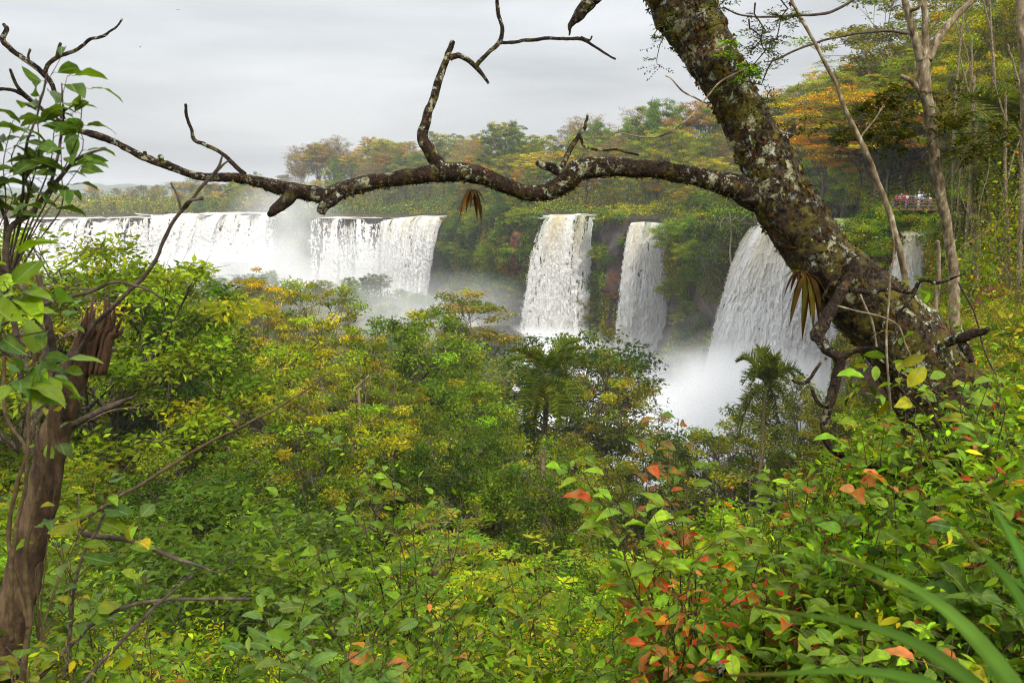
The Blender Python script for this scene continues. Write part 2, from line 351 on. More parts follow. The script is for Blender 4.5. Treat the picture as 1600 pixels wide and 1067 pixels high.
# ------------------------------------------------------------------ terrain: the near slope, down to the river
AZ = np.array([-900, 0, 400, 800, 1000, 1150, 1300, 1420, 1500, 1600, 2000, 3200.])
DD = np.array([-8, 0, 3, 6, 10, 15, 25, 40, 60, 90, 120, 160.])
TZ = np.array([
 [-1.7, -1.7, -2.2, -3.2, -6, -9, -14, -19, -23, -28, -37, -46],
 [-1.7, -1.7, -2.5, -4.8, -8.2, -11.6, -16.5, -21, -25, -29, -37, -45],
 [-1.7, -1.7, -2.6, -5.1, -8.6, -12, -17, -21.5, -25.5, -29.5, -38, -45],
 [-1.7, -1.7, -2.6, -5.0, -8.5, -12, -17.5, -23, -28, -34, -47, -49],
 [-1.7, -1.7, -2.5, -4.5, -7.8, -11.3, -17, -24, -31, -43, -49, -49],
 [-1.7, -1.7, -2.3, -3.8, -6.4, -9.6, -15.5, -24, -33, -46, -49, -49],
 [-1.7, -1.7, -2.2, -3.3, -5.8, -8.8, -14.5, -23, -33, -46, -49, -49],
 [-1.7, -1.7, -2.1, -2.8, -4.9, -7.5, -12.5, -20, -30, -44, -49, -49],
 [-1.7, -1.7, -2.0, -2.5, -4.0, -5.8, -9, -13.5, -20, -30, -40, -45],
 [-1.7, -1.7, -1.9, -2.3, -3.3, -4.5, -6.5, -9, -4, 2, 5, 7],
 [-1.7, -1.7, -1.8, -1.9, -2.2, -2.4, -2, 0, 6, 10, 12, 12],
 [-1.6, -1.6, -1.7, -1.7, -1.5, -1.5, 0, 3, 8, 12, 12, 12]])
def tz(x, y):
    x = np.asarray(x, float); y = np.asarray(y, float)
    A = np.where(y > .6, azpx(x, np.maximum(y, .6)), 800 + np.clip(x, -3, 3) * 400)
    A = np.clip(A, AZ[0], AZ[-1] - 1); D = np.clip(y, DD[0], DD[-1] - .01)
    i = np.clip(np.searchsorted(AZ, A, 'right') - 1, 0, len(AZ) - 2); j = np.clip(np.searchsorted(DD, D, 'right') - 1, 0, len(DD) - 2)
    u = (A - AZ[i]) / (AZ[i + 1] - AZ[i]); v = (D - DD[j]) / (DD[j + 1] - DD[j])
    z = TZ[i, j] * (1 - u) * (1 - v) + TZ[i + 1, j] * u * (1 - v) + TZ[i, j + 1] * (1 - u) * v + TZ[i + 1, j + 1] * u * v
    amp = np.clip((y - 4) / 30, 0, 1) * 1.6
    return z + (fbm(np.stack([x * .12, y * .12], -1), 5) - .5) * 2 * amp
def polar_grid(azs, ds, zf):
    A, D = np.meshgrid(azs, ds, indexing='ij'); X = unaz(A, D); Z = zf(X, D)
    V = np.stack([X, D, Z], -1); n, m = A.shape
    i = np.arange(n - 1)[:, None] * m; j = np.arange(m - 1)[None]
    F = np.stack([i + j, i + m + j, i + m + j + 1, i + j + 1], -1).reshape(-1, 4)
    return V.reshape(-1, 3), F
def grid_faces(n, m):
    i = np.arange(n - 1)[:, None] * m; j = np.arange(m - 1)[None]
    return np.stack([i + j, i + m + j, i + m + j + 1, i + j + 1], -1).reshape(-1, 4)
g = Geo()
xs = np.sinh(np.linspace(-4.6, 4.6, 240)); xs = xs / xs[-1]
ys = np.concatenate([np.linspace(-8, 3, 14), 3 + 157 * np.linspace(0, 1, 190)[1:] ** 1.8])
Yg = np.repeat(ys[None], 240, 0); Xg = xs[:, None] * (14 + np.maximum(Yg, 0) * 1.9)
V = np.stack([Xg, Yg, tz(Xg, Yg)], -1)
g.add(V.reshape(-1, 3), grid_faces(240, len(ys)))
tag(g.build('ground', M['soil'], smooth=True), 'dark forest soil of the near slope under the trees', kind='structure')
M['stump'] = ramp_mat('rotting_bark', 16, [(.34, (.012, .008, .006)), (.5, (.07, .042, .022)), (.6, (.13, .085, .045)), (.72, (.11, .10, .03))], bump=1, dist=.02, stretch=(1, 1, .3), detail=10, rgh=.7)
# bare rocky trail seen low right of centre
g = Geo(); n_ = 40
c0 = [P(1120, 1090, 4.6), P(1170, 1010, 5.3), P(1200, 940, 6.1), P(1290, 890, 7.0)]
cl = spline(np.array(c0), n_); ww = np.linspace(-.6, .6, 12)
X = cl[:, 0][:, None] + ww[None]; Y = np.repeat(cl[:, 1][:, None], 12, 1)
Z = tz(X, Y) + .10 - .14 * (np.abs(ww)[None] / .55) ** 3 + (fbm(np.stack([X * 5, Y * 5], -1), 3) - .5) * .16
g.add(np.stack([X, Y, Z], -1).reshape(-1, 3), grid_faces(n_, 12))
tag(g.build('path', M['path'], smooth=True), 'grey stony patch of trail showing between the shrubs', kind='structure')

# ------------------------------------------------------------------ gorge floor, river, cliffs, plateau
# rim of the cliff: (px, D, level)
RIM = [(-900, 560, -12.5), (-200, 500, -12.5), (30, 478, -12.3), (200, 464, -11.8), (432, 446, -11.2), (488, 424, -10.4), (603, 404, -9.8), (650, 396, -9.4), (700, 372, -9),
       (730, 335, -8), (765, 290, -7), (800, 250, -6), (850, 234, -5.4), (932, 230, -5.2), (960, 216, -5.3), (988, 216, -5.4), (1048, 211, -5.4),
       (1085, 188, -5.4), (1130, 172, -5.4), (1182, 167, -5.4), (1342, 151, -5.4), (1352, 112, -4.8), (1368, 92, -4.2), (1394, 86, -3.9), (1456, 83, -3.9), (1475, 77, -3.4), (1500, 70, -3.0), (1530, 63, -2.4), (1560, 56, -1.5), (1620, 52, 0)]
rim = np.array([(unaz(a, d), d, z) for a, d, z in RIM])
def level(A): return np.interp(A, [r[0] for r in RIM], [r[2] for r in RIM])
def rimD(A): return np.interp(A, [r[0] for r in RIM], [r[1] for r in RIM])
FALL_AZ = [(-900, 436), (484, 700), (848, 934), (984, 1052), (1180, 1345), (1396, 1456)]
def in_fall(A, pad=0):
    r = np.zeros(np.shape(A), bool)
    for a, b in FALL_AZ: r |= (A > a - pad) & (A < b + pad)
    return r
d = np.concatenate([[0], np.cumsum(np.linalg.norm(np.diff(rim[:, :2], axis=0), axis=1))])
s = np.arange(0, d[-1], 1.6); rimf = np.stack([np.interp(s, d, rim[:, k]) for k in range(3)], 1)
tn = np.gradient(rimf[:, :2], axis=0); tn = norm(tn); nr2 = np.stack([tn[:, 1], -tn[:, 0]], 1)   # outward, towards the gorge
K = 44; tt = np.linspace(0, 1, K)
Q = np.zeros((len(rimf), K, 3)); topz = rimf[:, 2]
Q[..., 2] = topz[:, None] + (-47.5 - topz[:, None]) * tt[None]
base = np.stack([np.repeat(rimf[:, 0:1], K, 1), np.repeat(rimf[:, 1:2], K, 1), Q[..., 2]], -1)
nn = fbm(base * (.09, .09, .14), 11, 5, .6) - .5; led = noise(base * (.02, .02, .25), 5) - .5
A_ = azpx(rimf[:, 0], rimf[:, 1]); foff = np.where(in_fall(A_, 2), np.where(A_ > 1380, -3.5, -2.0), 0.6); nsc = np.clip((rimf[:, 1] - 60) / 90, .25, 1)[:, None]
off = foff[:, None] * np.minimum(1, tt * 6)[None] + (nn * 6 + led * 3) * nsc * np.minimum(1, tt * 5)[None] + 4 * (tt ** 3)[None] * (~in_fall(A_, 2))[:, None]
Q[..., 0] = base[..., 0] + nr2[:, 0:1] * off; Q[..., 1] = base[..., 1] + nr2[:, 1:2] * off
cliffV = Q.copy(); cliffN = nr2
g = Geo(); g.add(Q.reshape(-1, 3), grid_faces(len(rimf), K)[:, ::-1])
tag(g.build('cliff', M['rock'], smooth=True), 'dark basalt and red earth cliff behind the waterfalls', kind='structure')
# plateau
def plz(x, y):
    A = azpx(x, y); L0 = level(A); dd = y - rimD(A)
    land = L0 + .3 + np.clip(dd / 60, 0, 1) * 3 + np.clip((dd - 40) / 160, 0, 1) * np.interp(A, [300, 450, 560, 1000, 1200], [2, 8, 14, 9, 8])
    land = land + (fbm(np.stack([x * .03, y * .03], -1), 9) - .5) * 3
    wid = np.interp(dd, [0, 30, 200], [0, 0, 40])
    f = in_fall(A); f = np.where(A < 440, dd < 18 + 26 * noise(np.stack([x * .02, y * 0], -1), 3), f & (dd < np.interp(A, [600, 800, 960, 1100, 1170, 1360, 1380], [24, 10, 8, 10, 100, 100, 5])))
    return np.where(f, L0 - 1.2, land)
azs = np.arange(-900, 1700, 9.); rows = np.concatenate([np.linspace(0, 100, 26), np.linspace(110, 500, 20), [700, 1100, 1800, 2800]])
A, W = np.meshgrid(azs, rows, indexing='ij'); D_ = rimD(A) + W; X = unaz(A, D_)
Z = plz(X, D_); Z[:, 0] = level(azs) - .02
g = Geo(); g.add(np.stack([X, D_, Z], -1).reshape(-1, 3), grid_faces(len(azs), len(rows)))
tag(g.build('plateau_ground', M['soil'], smooth=True), 'wooded plateau floor above the cliffs', kind='structure')
# upper river sheet
D_ = rimD(A) + W * .4; X = unaz(A, D_); Z = level(A) - .55 + (fbm(np.stack([X * .25, D_ * .1], -1), 2) - .5) * .9
Z = np.where(in_fall(A, 4), Z, level(A) - 3)
g = Geo(); g.add(np.stack([X, D_, Z], -1).reshape(-1, 3), grid_faces(len(azs), len(rows)))
tag(g.build('upper_river', M['upriver'], smooth=True), 'brown and white water running to the brink', kind='structure')
# gorge river
g = Geo()
V, F = polar_grid(np.linspace(-900, 1700, 520), np.concatenate([np.linspace(85, 260, 220), np.linspace(265, 600, 40)]),
                  lambda x, y: -46 + (fbm(np.stack([x * .12, y * .12], -1), 21, 5, .6) - .5) * 3.0 + sum(h_ * np.exp(-((x - cx_) / wx_) ** 2 - ((y - cy2) / wy_) ** 2) * (.4 + 1.6 * fbm(np.stack([x * .35, y * .35], -1), 33, 5, .65)) for cx_, cy2, wx_, wy_, h_ in ((unaz(1225, 140), 138, 17, 7, 6), (unaz(863, 217), 214, 12, 7, 4.5), (unaz(1000, 202), 199, 10, 6, 4.5))))
g.add(V, F); tag(g.build('river', M['river'], smooth=True), 'churning white river at the bottom of the gorge', kind='structure')
# low wooded island floor under the mist
def isz(x, y):
    A = azpx(x, y); e = np.minimum.reduce([(A + 400) / 60, (790 - 40 * np.sin(y * .03) - A) / 30, (y - 130) / 15, (np.interp(A, [-900, 200, 440, 600, 790], [420, 400, 395, 372, 225]) - y) / 14])
    return -46.5 + np.clip(e, -2, 1) * 2.4 + (fbm(np.stack([x * .05, y * .05], -1), 8) - .5) * 4
V, F = polar_grid(np.linspace(-500, 840, 150), np.linspace(118, 425, 90), isz)
g = Geo(); g.add(V, F); tag(g.build('island_ground', M['soil'], smooth=True), 'dark floor of the low island in the mist', kind='structure')
# far hills
g = Geo(); azs2 = np.linspace(-1300, 2800, 420); prof = []
hs = np.array([0, .5, .85, 1, .9, 0])
for k, hh in enumerate(hs):
    D2 = 2300 + k * 160; x = unaz(azs2, D2)
    top = np.interp(azs2, [-1300, 0, 120, 260, 500, 2800], [30, 34, 46, 42, 36, 34]) + (fbm(np.stack([x * .006, x * 0], -1), 4) - .5) * 16
    z = -12 + (top + 12) * hh + (noise(np.stack([x * .08, np.full_like(x, k * 3.3)], -1), 6)) * 7 * (hh > .3)
    prof.append(np.stack([x, np.full_like(x, D2), z], -1))
V = np.stack(prof, 1); g.add(V.reshape(-1, 3), grid_faces(len(azs2), len(hs)))
hm = ramp_mat('hill_forest', .03, [(.35, (.02, .035, .012)), (.65, (.06, .08, .025))], bump=1, dist=6)
tag(g.build('far_hills', hm), 'low forested hills fading blue on the horizon', kind='structure')

# ------------------------------------------------------------------ waterfalls
rngg = np.random.default_rng(3)
def waterfall(name, label, lip, base, width_m, rows, amp, gap, seed, tintk=1.0, group=None):
    """lip and base: lists of world points; the sheet leaves the lip level and curves down to the base line"""
    lip = np.array(lip); base = np.array(base)
    nc = rows_c = max(40, int(width_m[0])); u = np.linspace(0, 1, nc)
    lp = spline(lip, nc); bp_ = spline(base, nc)
    t = np.linspace(0, 1, rows) ** 1.15
    hfrac = np.sqrt(t)
    S = lp[:, None] * (1 - hfrac)[None, :, None] + bp_[:, None] * hfrac[None, :, None]
    S[..., 2] = lp[:, None, 2] * (1 - t)[None] + bp_[:, None, 2] * t[None]
    along = norm(np.gradient(lp, axis=0)); along[:, 2] = 0; nrm_ = np.stack([along[:, 1], -along[:, 0], along[:, 2] * 0], 1)
    Wm = np.linalg.norm(lip[-1] - lip[0]); H = abs(lp[:, 2].mean() - bp_[:, 2].mean())
    U = u[:, None] * Wm; Tm = t[None] * H
    sway = (noise(np.stack([U * .08 + 0 * Tm, Tm * .05 + 0 * U], -1), seed) - .5) * 2.5
    big = fbm(np.stack([(U + sway) * .42 + 0 * Tm, Tm * .022 + 0 * U], -1), seed + 1, 3, .55)
    med = fbm(np.stack([(U + sway) * 1.5 + 0 * Tm, Tm * .16 + 0 * U], -1), seed + 2, 3, .6)
    fin = fbm(np.stack([(U + sway) * 3.2 + 0 * Tm, Tm * .9 - U * .3], -1), seed + 3, 3, .65)
    grow = np.minimum(1, .25 + t * 2.2)[None]
    dsp = amp * grow * ((big - .5) * 3.0 + (med - .5) * 1.7 + (fin - .5) * 1.7)
    S += along[:, None] * ((fin - .5) * amp * 1.1 * grow)[..., None]
    #EDGE
    edge = np.minimum(u, 1 - u)[:, None] * Wm
    str_ = fbm(np.stack([(U + sway) * 7 + 0 * Tm, Tm * .5 + 0 * U], -1), seed + 4, 2, .6)
    dsp = dsp + amp * grow * (str_ - .5) * (.8 if amp < 1 else .35)
    solid = big * .6 + med * .4 + (str_ - .5) * .35 + np.clip(edge / 1.2, 0, 1) * .25 - .25 + (fin - .5) * .45
    S += nrm_[:, None] * dsp[..., None]
    keep = solid > gap
    y_ = np.clip(1 - t * 2.6, 0, 1)[None] * (noise(np.stack([U * .5 + 0 * Tm, Tm * .03 + 0 * U], -1), seed + 9))
    col = np.array((.93, .92, .89)) * (1 - y_[..., None] * .9 * tintk) + np.array((.62, .52, .27)) * y_[..., None] * .9 * tintk
    green = np.clip((.42 - big) * 5, 0, 1) * np.clip(1 - t * 5, 0, 1)[None]
    col = col * (1 - green[..., None] * .7) + np.array((.10, .16, .07)) * green[..., None] * .7
    F = grid_faces(nc, rows)
    kf = keep.reshape(-1)[F].sum(1) >= 3
    root = thing(name, label, 'waterfall', tuple(lp[nc // 2]), group=group)
    na = 7; ap = np.linspace(9, 0, na + 1)[:-1] * (1.0 if amp < 1 else 1.6)
    back = S[:, :1] - nrm_[:, None] * ap[None, :, None] + np.stack([ap * 0, ap * 0, ap * .035], -1)[None] ; back[..., 2] += (fbm(back[..., :2] * .6, seed, 3)[...] - .5) * .5 * (ap / ap[0])[None]
    S = np.concatenate([back, S], 1); col = np.concatenate([np.repeat(col[:, :1], na, 1) * (.75 + .35 * fbm(back[..., :2] * (.7, .25), seed + 5, 3))[..., None], col], 1); solid = np.concatenate([np.ones((nc, na)), solid], 1); rows += na
    t = np.concatenate([np.zeros(na), t]); F = grid_faces(nc, rows); kf = np.concatenate([np.ones((nc, na), bool), keep], 1).reshape(-1)[F].sum(1) >= 3
    S0 = S - lp[nc // 2]
    g = Geo(); g.add(S0.reshape(-1, 3), F[kf], col.reshape(-1, 3)); kid(g.build('water_curtain', M['fall'], root, True), root)
    # torn spray in front of and beside the sheet
    n = int(nc * rows * .2); i = rngg.integers(0, nc, n); j = na + 2 + (rngg.random(n) ** .8 * (rows - na - 2)).astype(int)
    ed = rngg.random(n) < .12; i = np.where(ed, np.where(rngg.random(n) < .5, (rngg.random(n) ** 2 * 5).astype(int), nc - 1 - (rngg.random(n) ** 2 * 5).astype(int)), i)
    ok = (solid[i, j] > gap - .08); i, j = i[ok], j[ok]; n = len(i)
    c = S0[i, j] + nrm_[i] * (rngg.random((n, 1)) * amp * 1.3) + rngg.normal(size=(n, 3)) * amp * .28 * (.5 + t[j][:, None])
    sz = amp * (.10 + .22 * rngg.random(n))
    g = Geo(); v8 = np.array([(1, 0, 0), (-1, 0, 0), (0, 1, 0), (0, -1, 0), (0, 0, 1.6), (0, 0, -1.6)]) * .6
    f8 = np.array([(0, 2, 4), (2, 1, 4), (1, 3, 4), (3, 0, 4), (2, 0, 5), (1, 2, 5), (3, 1, 5), (0, 3, 5)])
    g.add((c[:, None] + v8[None] * sz[:, None, None] * rngg.uniform(.5, 1.2, (n, 1, 3))).reshape(-1, 3), (f8[None] + (np.arange(n) * 6)[:, None, None]).reshape(-1, 3), np.repeat(col[i, j], 6, 0))
    kid(tag(g.build('flying_spray', M['fall'], root, True), kind='stuff'), root)
    return root
def lv(px, D, z):          # point at picture column px and depth D, height z (column measured near the horizon)
    return (unaz(px, D), D, z)
def ray(px, py, D): return tuple(P(px, py, D))
NG = 'tall waterfalls along the near cliff'; FG = 'waterfalls in the far wall of the gorge'
waterfall('waterfall', 'tall ribbed waterfall with a tuft of weed on its brink, centre of the photo',
          [ray(850, 343, 231), ray(864, 339, 232), ray(888, 337, 232), ray(912, 337, 230), ray(928, 343, 227)],
          [ray(808, 568, 219), ray(835, 570, 218), ray(865, 570, 218), ray(895, 570, 219), ray(919, 566, 221)], (230,), 300, .75, .26, 31, group=NG)
waterfall('waterfall', 'narrow free-falling waterfall between two ivy-covered cliffs right of centre',
          [ray(987, 349, 214), ray(1005, 347, 214), ray(1025, 348, 213), ray(1046, 353, 210)],
          [ray(956, 590, 204), ray(980, 592, 203), ray(1010, 592, 203), ray(1042, 588, 204)], (190,), 300, .7, .24, 47, group=NG)
waterfall('waterfall', 'widest cream-tinged waterfall half hidden by the leaning trunk',
          [ray(1181, 353, 165), ray(1215, 348, 163), ray(1260, 347, 160), ray(1300, 347, 156), ray(1343, 348, 151)],
          [ray(1086, 668, 153), ray(1140, 672, 148), ray(1210, 676, 144), ray(1280, 678, 142), ray(1352, 680, 140)], (360,), 320, .5, .10, 59, 1.2, group=NG)
waterfall('waterfall', 'small slanting cascade just below the crowded viewing platform',
          [ray(1412, 371, 82.5), ray(1434, 367, 82), ray(1455, 372, 81)],
          [ray(1362, 580, 77), ray(1405, 585, 76), ray(1446, 580, 77)], (110,), 200, .35, .06, 71, group=NG)
def farlip(a, b, n, D0, D1, y0, y1, jag, seed):
    out = []; rr = np.random.default_rng(seed)
    for k in range(n):
        u = k / (n - 1); out.append(ray(a + (b - a) * u, y0 + (y1 - y0) * u + rr.uniform(-jag, jag), D0 + (D1 - D0) * u + rr.uniform(-7, 7)))
    return out
waterfall('waterfall', 'broad curtain of white water at the far left edge of the gorge',
          farlip(-120, 232, 22, 488, 462, 346, 341, 2.2, 1), farlip(-130, 236, 9, 470, 446, 428, 426, 2, 2), (420,), 80, 1.5, .31, 83, .5, group=FG)
waterfall('waterfall', 'broad bright curtain ending in the mist, left of the thin cascades',
          farlip(236, 432, 17, 461, 446, 337, 335, 2.2, 3), farlip(232, 430, 7, 446, 432, 436, 440, 3, 4), (260,), 80, 1.5, .28, 97, .5, group=FG)
waterfall('waterfall', 'row of thin separate cascades behind drifting mist',
          farlip(488, 604, 9, 424, 404, 342, 343, 1, 5), farlip(484, 600, 6, 414, 396, 440, 444, 1, 6), (200,), 90, 1.1, .43, 103, .4, group=FG)
waterfall('waterfall', 'full curved waterfall at the right end of the far wall',
          [ray(603, 344, 401), ray(630, 340, 396), ray(660, 339, 390), ray(699, 338, 374)],
          [ray(592, 452, 392), ray(615, 458, 384), ray(640, 462, 376), ray(668, 462, 366)], (170,), 120, 1.1, .22, 111, .8, group=FG)

# ------------------------------------------------------------------ tree kinds
def limbpath(rng, a, b, n=6, up=.25, wob=.06):
    a = np.array(a, float); b = np.array(b, float); t = np.linspace(0, 1, n)[:, None]
    L_ = np.linalg.norm(b - a); p = a * (1 - t) + b * t
    p[:, 2] += np.sin(t[:, 0] * np.pi) * L_ * up * rng.uniform(-.3, 1)
    p[1:-1] += rng.normal(size=(n - 2, 3)) * L_ * wob
    return p
def tree_kind(name, seed, H, Rr, basef, tf, limbs, subs, leaves, ls, pal, flat=.5, rc=.2, tr=.02, trees=1, shape='dome', bark='bark', clump_jit=.35, aspect=.42, tpl=T_DIA, droop=.3, tilt=.8, vines=0, sides=5, twigs=3, hollow=.35):
    if H > 9: leaves = int(leaves * 1.7); ls = ls * .78; subs += 3; rc *= .74
    else: leaves = int(leaves * 1.25); ls *= .92; rc *= .85
    rng = np.random.default_rng(seed); gt = Geo(); gc = Geo()
    lean = rng.normal(size=2) * H * .05
    top = np.array((lean[0], lean[1], H * tf))
    tp = limbpath(rng, (0, 0, -H * .12), top, 9, 0, .012); r0 = H * tr
    tube(gt, tp, np.linspace(r0 * 1.25, r0 * .45, 9), 8)
    cz = H * (basef + 1) / 2; rz = H * (1 - basef) / 2
    cents = []
    for k in range(limbs):
        az = k * 2.4 + rng.uniform(-.4, .4); v = (k + .5) / limbs
        if shape == 'dome': el = math.asin(np.clip(-.55 + 1.5 * v, -1, .98)) ; e = np.array((math.cos(az) * math.cos(el) * Rr, math.sin(az) * math.cos(el) * Rr, cz + rz * math.sin(el))) 
        elif shape == 'umbrella': q = math.sqrt(v); e = np.array((math.cos(az) * q * Rr, math.sin(az) * q * Rr, H * (1 - .22 * q * q) - rng.random() * H * .12))
        else: e = np.array((math.cos(az) * Rr * rng.uniform(.6, 1), math.sin(az) * Rr * rng.uniform(.6, 1), H * (basef + (1 - basef) * v)))
        e = e * (1, 1, 1) * 1.0; e[:2] *= rng.uniform(.6, 1.05)
        st = tp[min(8, 3 + int(5 * (rng.random() * .5 + v * .5)))]
        if st[2] > e[2]: st = tp[3]
        lp = limbpath(rng, st, st + (e - st) * .9, 6, .12, .06); rl = r0 * rng.uniform(.3, .5)
        tube(gt, lp, np.linspace(rl, rl * .3, 6), sides)
        for q in range(subs):
            a = lp[rng.integers(2, 6)]; dv = rng.normal(size=3) * (Rr * .26, Rr * .26, Rr * .18 * (flat + .3)); e2 = e + dv - (0, 0, rc * Rr * .3)
            e2 = e2 * hollow * 0 + e2
            sp = limbpath(rng, a, e2, 4, .1, .08); tube(gt, sp, np.linspace(rl * .38, rl * .14, 4), 3)
            cents.append(e2)
            for z_ in range(twigs):
                e3 = e2 + rng.normal(size=3) * rc * Rr * (.8, .8, .5); tube(gt, limbpath(rng, sp[-2], e3, 3, .1, .1), [rl * .17, rl * .11, rl * .05], 3)
    cents = np.array(cents); n = leaves; k = rng.integers(0, len(cents), n)
    cs = rng.uniform(.6, 1.35, len(cents)); pal_c = mixcols(rng, pal, len(cents), .34)
    d3 = rng.normal(size=(n, 3)); d3 = norm(d3) * (rng.random((n, 1)) ** .5)
    c = cents[k] + d3 * (rc * Rr * cs[k])[:, None] * (1.25, 1.25, flat)
    nr, t = leaf_dirs(rng, n, tilt, droop); t = t + d3 * .8
    col = pal_c[k] * .65 * np.exp(rng.normal(size=(n, 1)) * .3) + mixcols(rng, pal, n, .5) * .35
    s_ = ls * rng.uniform(.6, 1.35, n)
    cards(gc, c, nr, t, s_, s_ * aspect * rng.uniform(.8, 1.2, n), col, tpl)
    for q in range(vines):
        c0 = cents[rng.integers(len(cents))]; ln = H * rng.uniform(.2, .6); m = 8
        p = np.stack([c0[0] + np.cumsum(rng.normal(size=m)) * .12, c0[1] + np.cumsum(rng.normal(size=m)) * .12, np.linspace(c0[2], max(.5, c0[2] - ln), m)], 1)
        tube(gt, p, r0 * .07, 3)
        nv = 60; kk = rng.integers(0, m, nv); nr, t = leaf_dirs(rng, nv, 1, .8); cards(gc, p[kk] + rng.normal(size=(nv, 3)) * .3, nr, t, ls, ls * .5, mixcols(rng, pal, nv), tpl)
    root = link(name, None); root['category'] = 'tree'
    kid(gt.build('trunk', M[bark], root, True), root); kid(gc.build('crown', M['leaf'], root), root)
    return dict(root=root, H=H, R=Rr, used=False, name=name)
PG = [(GM, 3), (GB, 3), (GD, 3), (YG, 1)]; PYG = [(YG, 4), (GB, 2), (OL, 2), (GD, 1.6), (YE, .5)]; POL = [(OL, 4), (GM, 2), (GD, 1.5), (GY, 1), (YG, 2)]
PYE = [(YE, 4), (YG, 3), (OL, 2), (OR, .8)]; POR = [(OR, 4), (YE, 2), (BR, 2), (YG, .7)]; PGY = [(GY, 4), (OL, 2), (BR, 1)]; PDK = [(GD, 4), (GM, 3), (OL, 1)]; PRU = [(OL, 3), (BR, 2), (OR, 1.2), (YG, 2)]
TK = {}
def tk(key, adj, noun, *a, **k): TK[key] = tree_kind(*a, **k); TK[key]['adj'] = adj; TK[key]['noun'] = noun
MN = 13000
tk('green', 'leafy mid-green', 'tree', 'broadleaf_tree', 1, 12, 3.9, .25, .75, 13, 7, MN, .30, PG, flat=.7, rc=.24, vines=6)
tk('green2', 'bright green bushy', 'tree', 'broadleaf_tree', 2, 11, 4.2, .2, .7, 15, 6, MN, .28, [(GB, 4), (YG, 2), (GM, 2), (LIME, .8)], flat=.6, rc=.22, vines=4)
tk('yg', 'yellow-green', 'tree', 'broadleaf_tree', 3, 12, 4.0, .25, .75, 13, 7, MN, .27, PYG, flat=.5, rc=.22, vines=4)
tk('olive', 'dull olive', 'tree', 'broadleaf_tree', 4, 13, 4.0, .3, .8, 12, 7, 11000, .27, POL, flat=.5, rc=.21, vines=8)
tk('dark', 'dark green dense', 'tree', 'broadleaf_tree', 5, 12, 4.3, .15, .7, 15, 7, 15000, .3, PDK, flat=.75, rc=.24, vines=3)
tk('airy', 'airy olive-yellow', 'tree', 'slender_tree', 6, 13, 3.6, .4, .85, 9, 6, 5000, .26, PYG, flat=.35, rc=.2, bark='palebark', twigs=4)
tk('yellow', 'golden yellow layered', 'tree', 'yellow_tree', 7, 11, 4.3, .5, .75, 10, 8, 6500, .24, [((.25, .20, .012), 4), (OL, 2), (YG, 2)], flat=.25, rc=.2, shape='umbrella', bark='palebark', twigs=4)
tk('orange', 'orange-crowned', 'tree', 'autumn_tree', 8, 14, 6.5, .38, .72, 26, 8, 30000, .26, POR + [(YG, 1.6)], flat=.24, rc=.2, shape='dome', twigs=4)
tk('rust', 'rust-tinged', 'tree', 'broadleaf_tree', 9, 13, 4.4, .35, .8, 13, 7, 11000, .30, PRU, flat=.45, rc=.22)
tk('bare', 'grey nearly leafless', 'tree', 'bare_tree', 10, 13, 4.6, .35, .8, 13, 7, 2600, .3, PGY, flat=.5, rc=.26, bark='palebark', twigs=8)
tk('pole', 'sparse long-stemmed', 'tree', 'slender_tree', 11, 15, 3.0, .62, .9, 8, 5, 2800, .3, POL, flat=.3, rc=.26, shape='umbrella', bark='palebark', twigs=5, tr=.012)
tk('column', 'tall creeper-clad', 'tree', 'creeper_clad_tree', 12, 16, 3.0, .08, .92, 22, 6, 16000, .27, PG, flat=.9, rc=.3, shape='column', vines=16)
tk('column2', 'tall yellowish creeper-clad', 'tree', 'creeper_clad_tree', 13, 16, 3.2, .08, .92, 20, 6, 13000, .26, PYG, flat=.8, rc=.3, shape='column', vines=20, bark='palebark')
tk('tgreen', 'tall green', 'tree', 'tall_tree', 31, 24, 6.5, .22, .8, 15, 8, 14000, .46, PG, flat=.5, rc=.2, vines=8, tr=.013)
tk('tyg', 'tall yellow-green', 'tree', 'tall_tree', 32, 24, 7, .25, .78, 15, 8, 13000, .44, PYG, flat=.42, rc=.2, vines=8, tr=.013, bark='palebark')
tk('trust', 'tall brown and rust', 'tree', 'tall_tree', 33, 24, 7.5, .5, .75, 16, 8, 11000, .42, PRU + [(YE, 1)], flat=.28, rc=.17, shape='umbrella', tr=.013)
tk('tolive', 'tall open-crowned olive', 'tree', 'tall_tree', 34, 25, 7, .5, .82, 13, 7, 8000, .42, POL, flat=.3, rc=.18, shape='umbrella', tr=.012, bark='palebark')
tk('tbare', 'tall grey nearly leafless', 'tree', 'bare_tree', 35, 24, 6.5, .45, .8, 14, 8, 2600, .45, PGY, flat=.4, rc=.22, bark='palebark', twigs=7, tr=.013)
tk('creep', 'towering creeper-draped', 'tree', 'creeper_clad_tree', 36, 26, 4.6, .05, .93, 34, 7, 34000, .25, PG + [(YG, 3)], flat=.9, rc=.22, shape='column', vines=45, tr=.014, bark='palebark', twigs=4)
tk('creep2', 'towering yellow-green creeper-draped', 'tree', 'creeper_clad_tree', 37, 26, 4.8, .08, .93, 30, 7, 26000, .25, PYG + [(OL, 2)], flat=.8, rc=.2, shape='column', vines=50, tr=.014, bark='palebark', twigs=4)
tk('midye', 'golden yellow-leaved', 'tree', 'yellow_tree', 38, 15, 4.2, .62, .82, 11, 8, 8000, .22, [((.25, .20, .012), 4), (OL, 2), (YG, 1.5)], flat=.25, rc=.18, shape='umbrella', bark='palebark', twigs=4, tr=.013)
BUSHPAL = [(GB, 4), (GM, 3), (YG, 1.5), (LIME, .6), (GD, 2.5)]
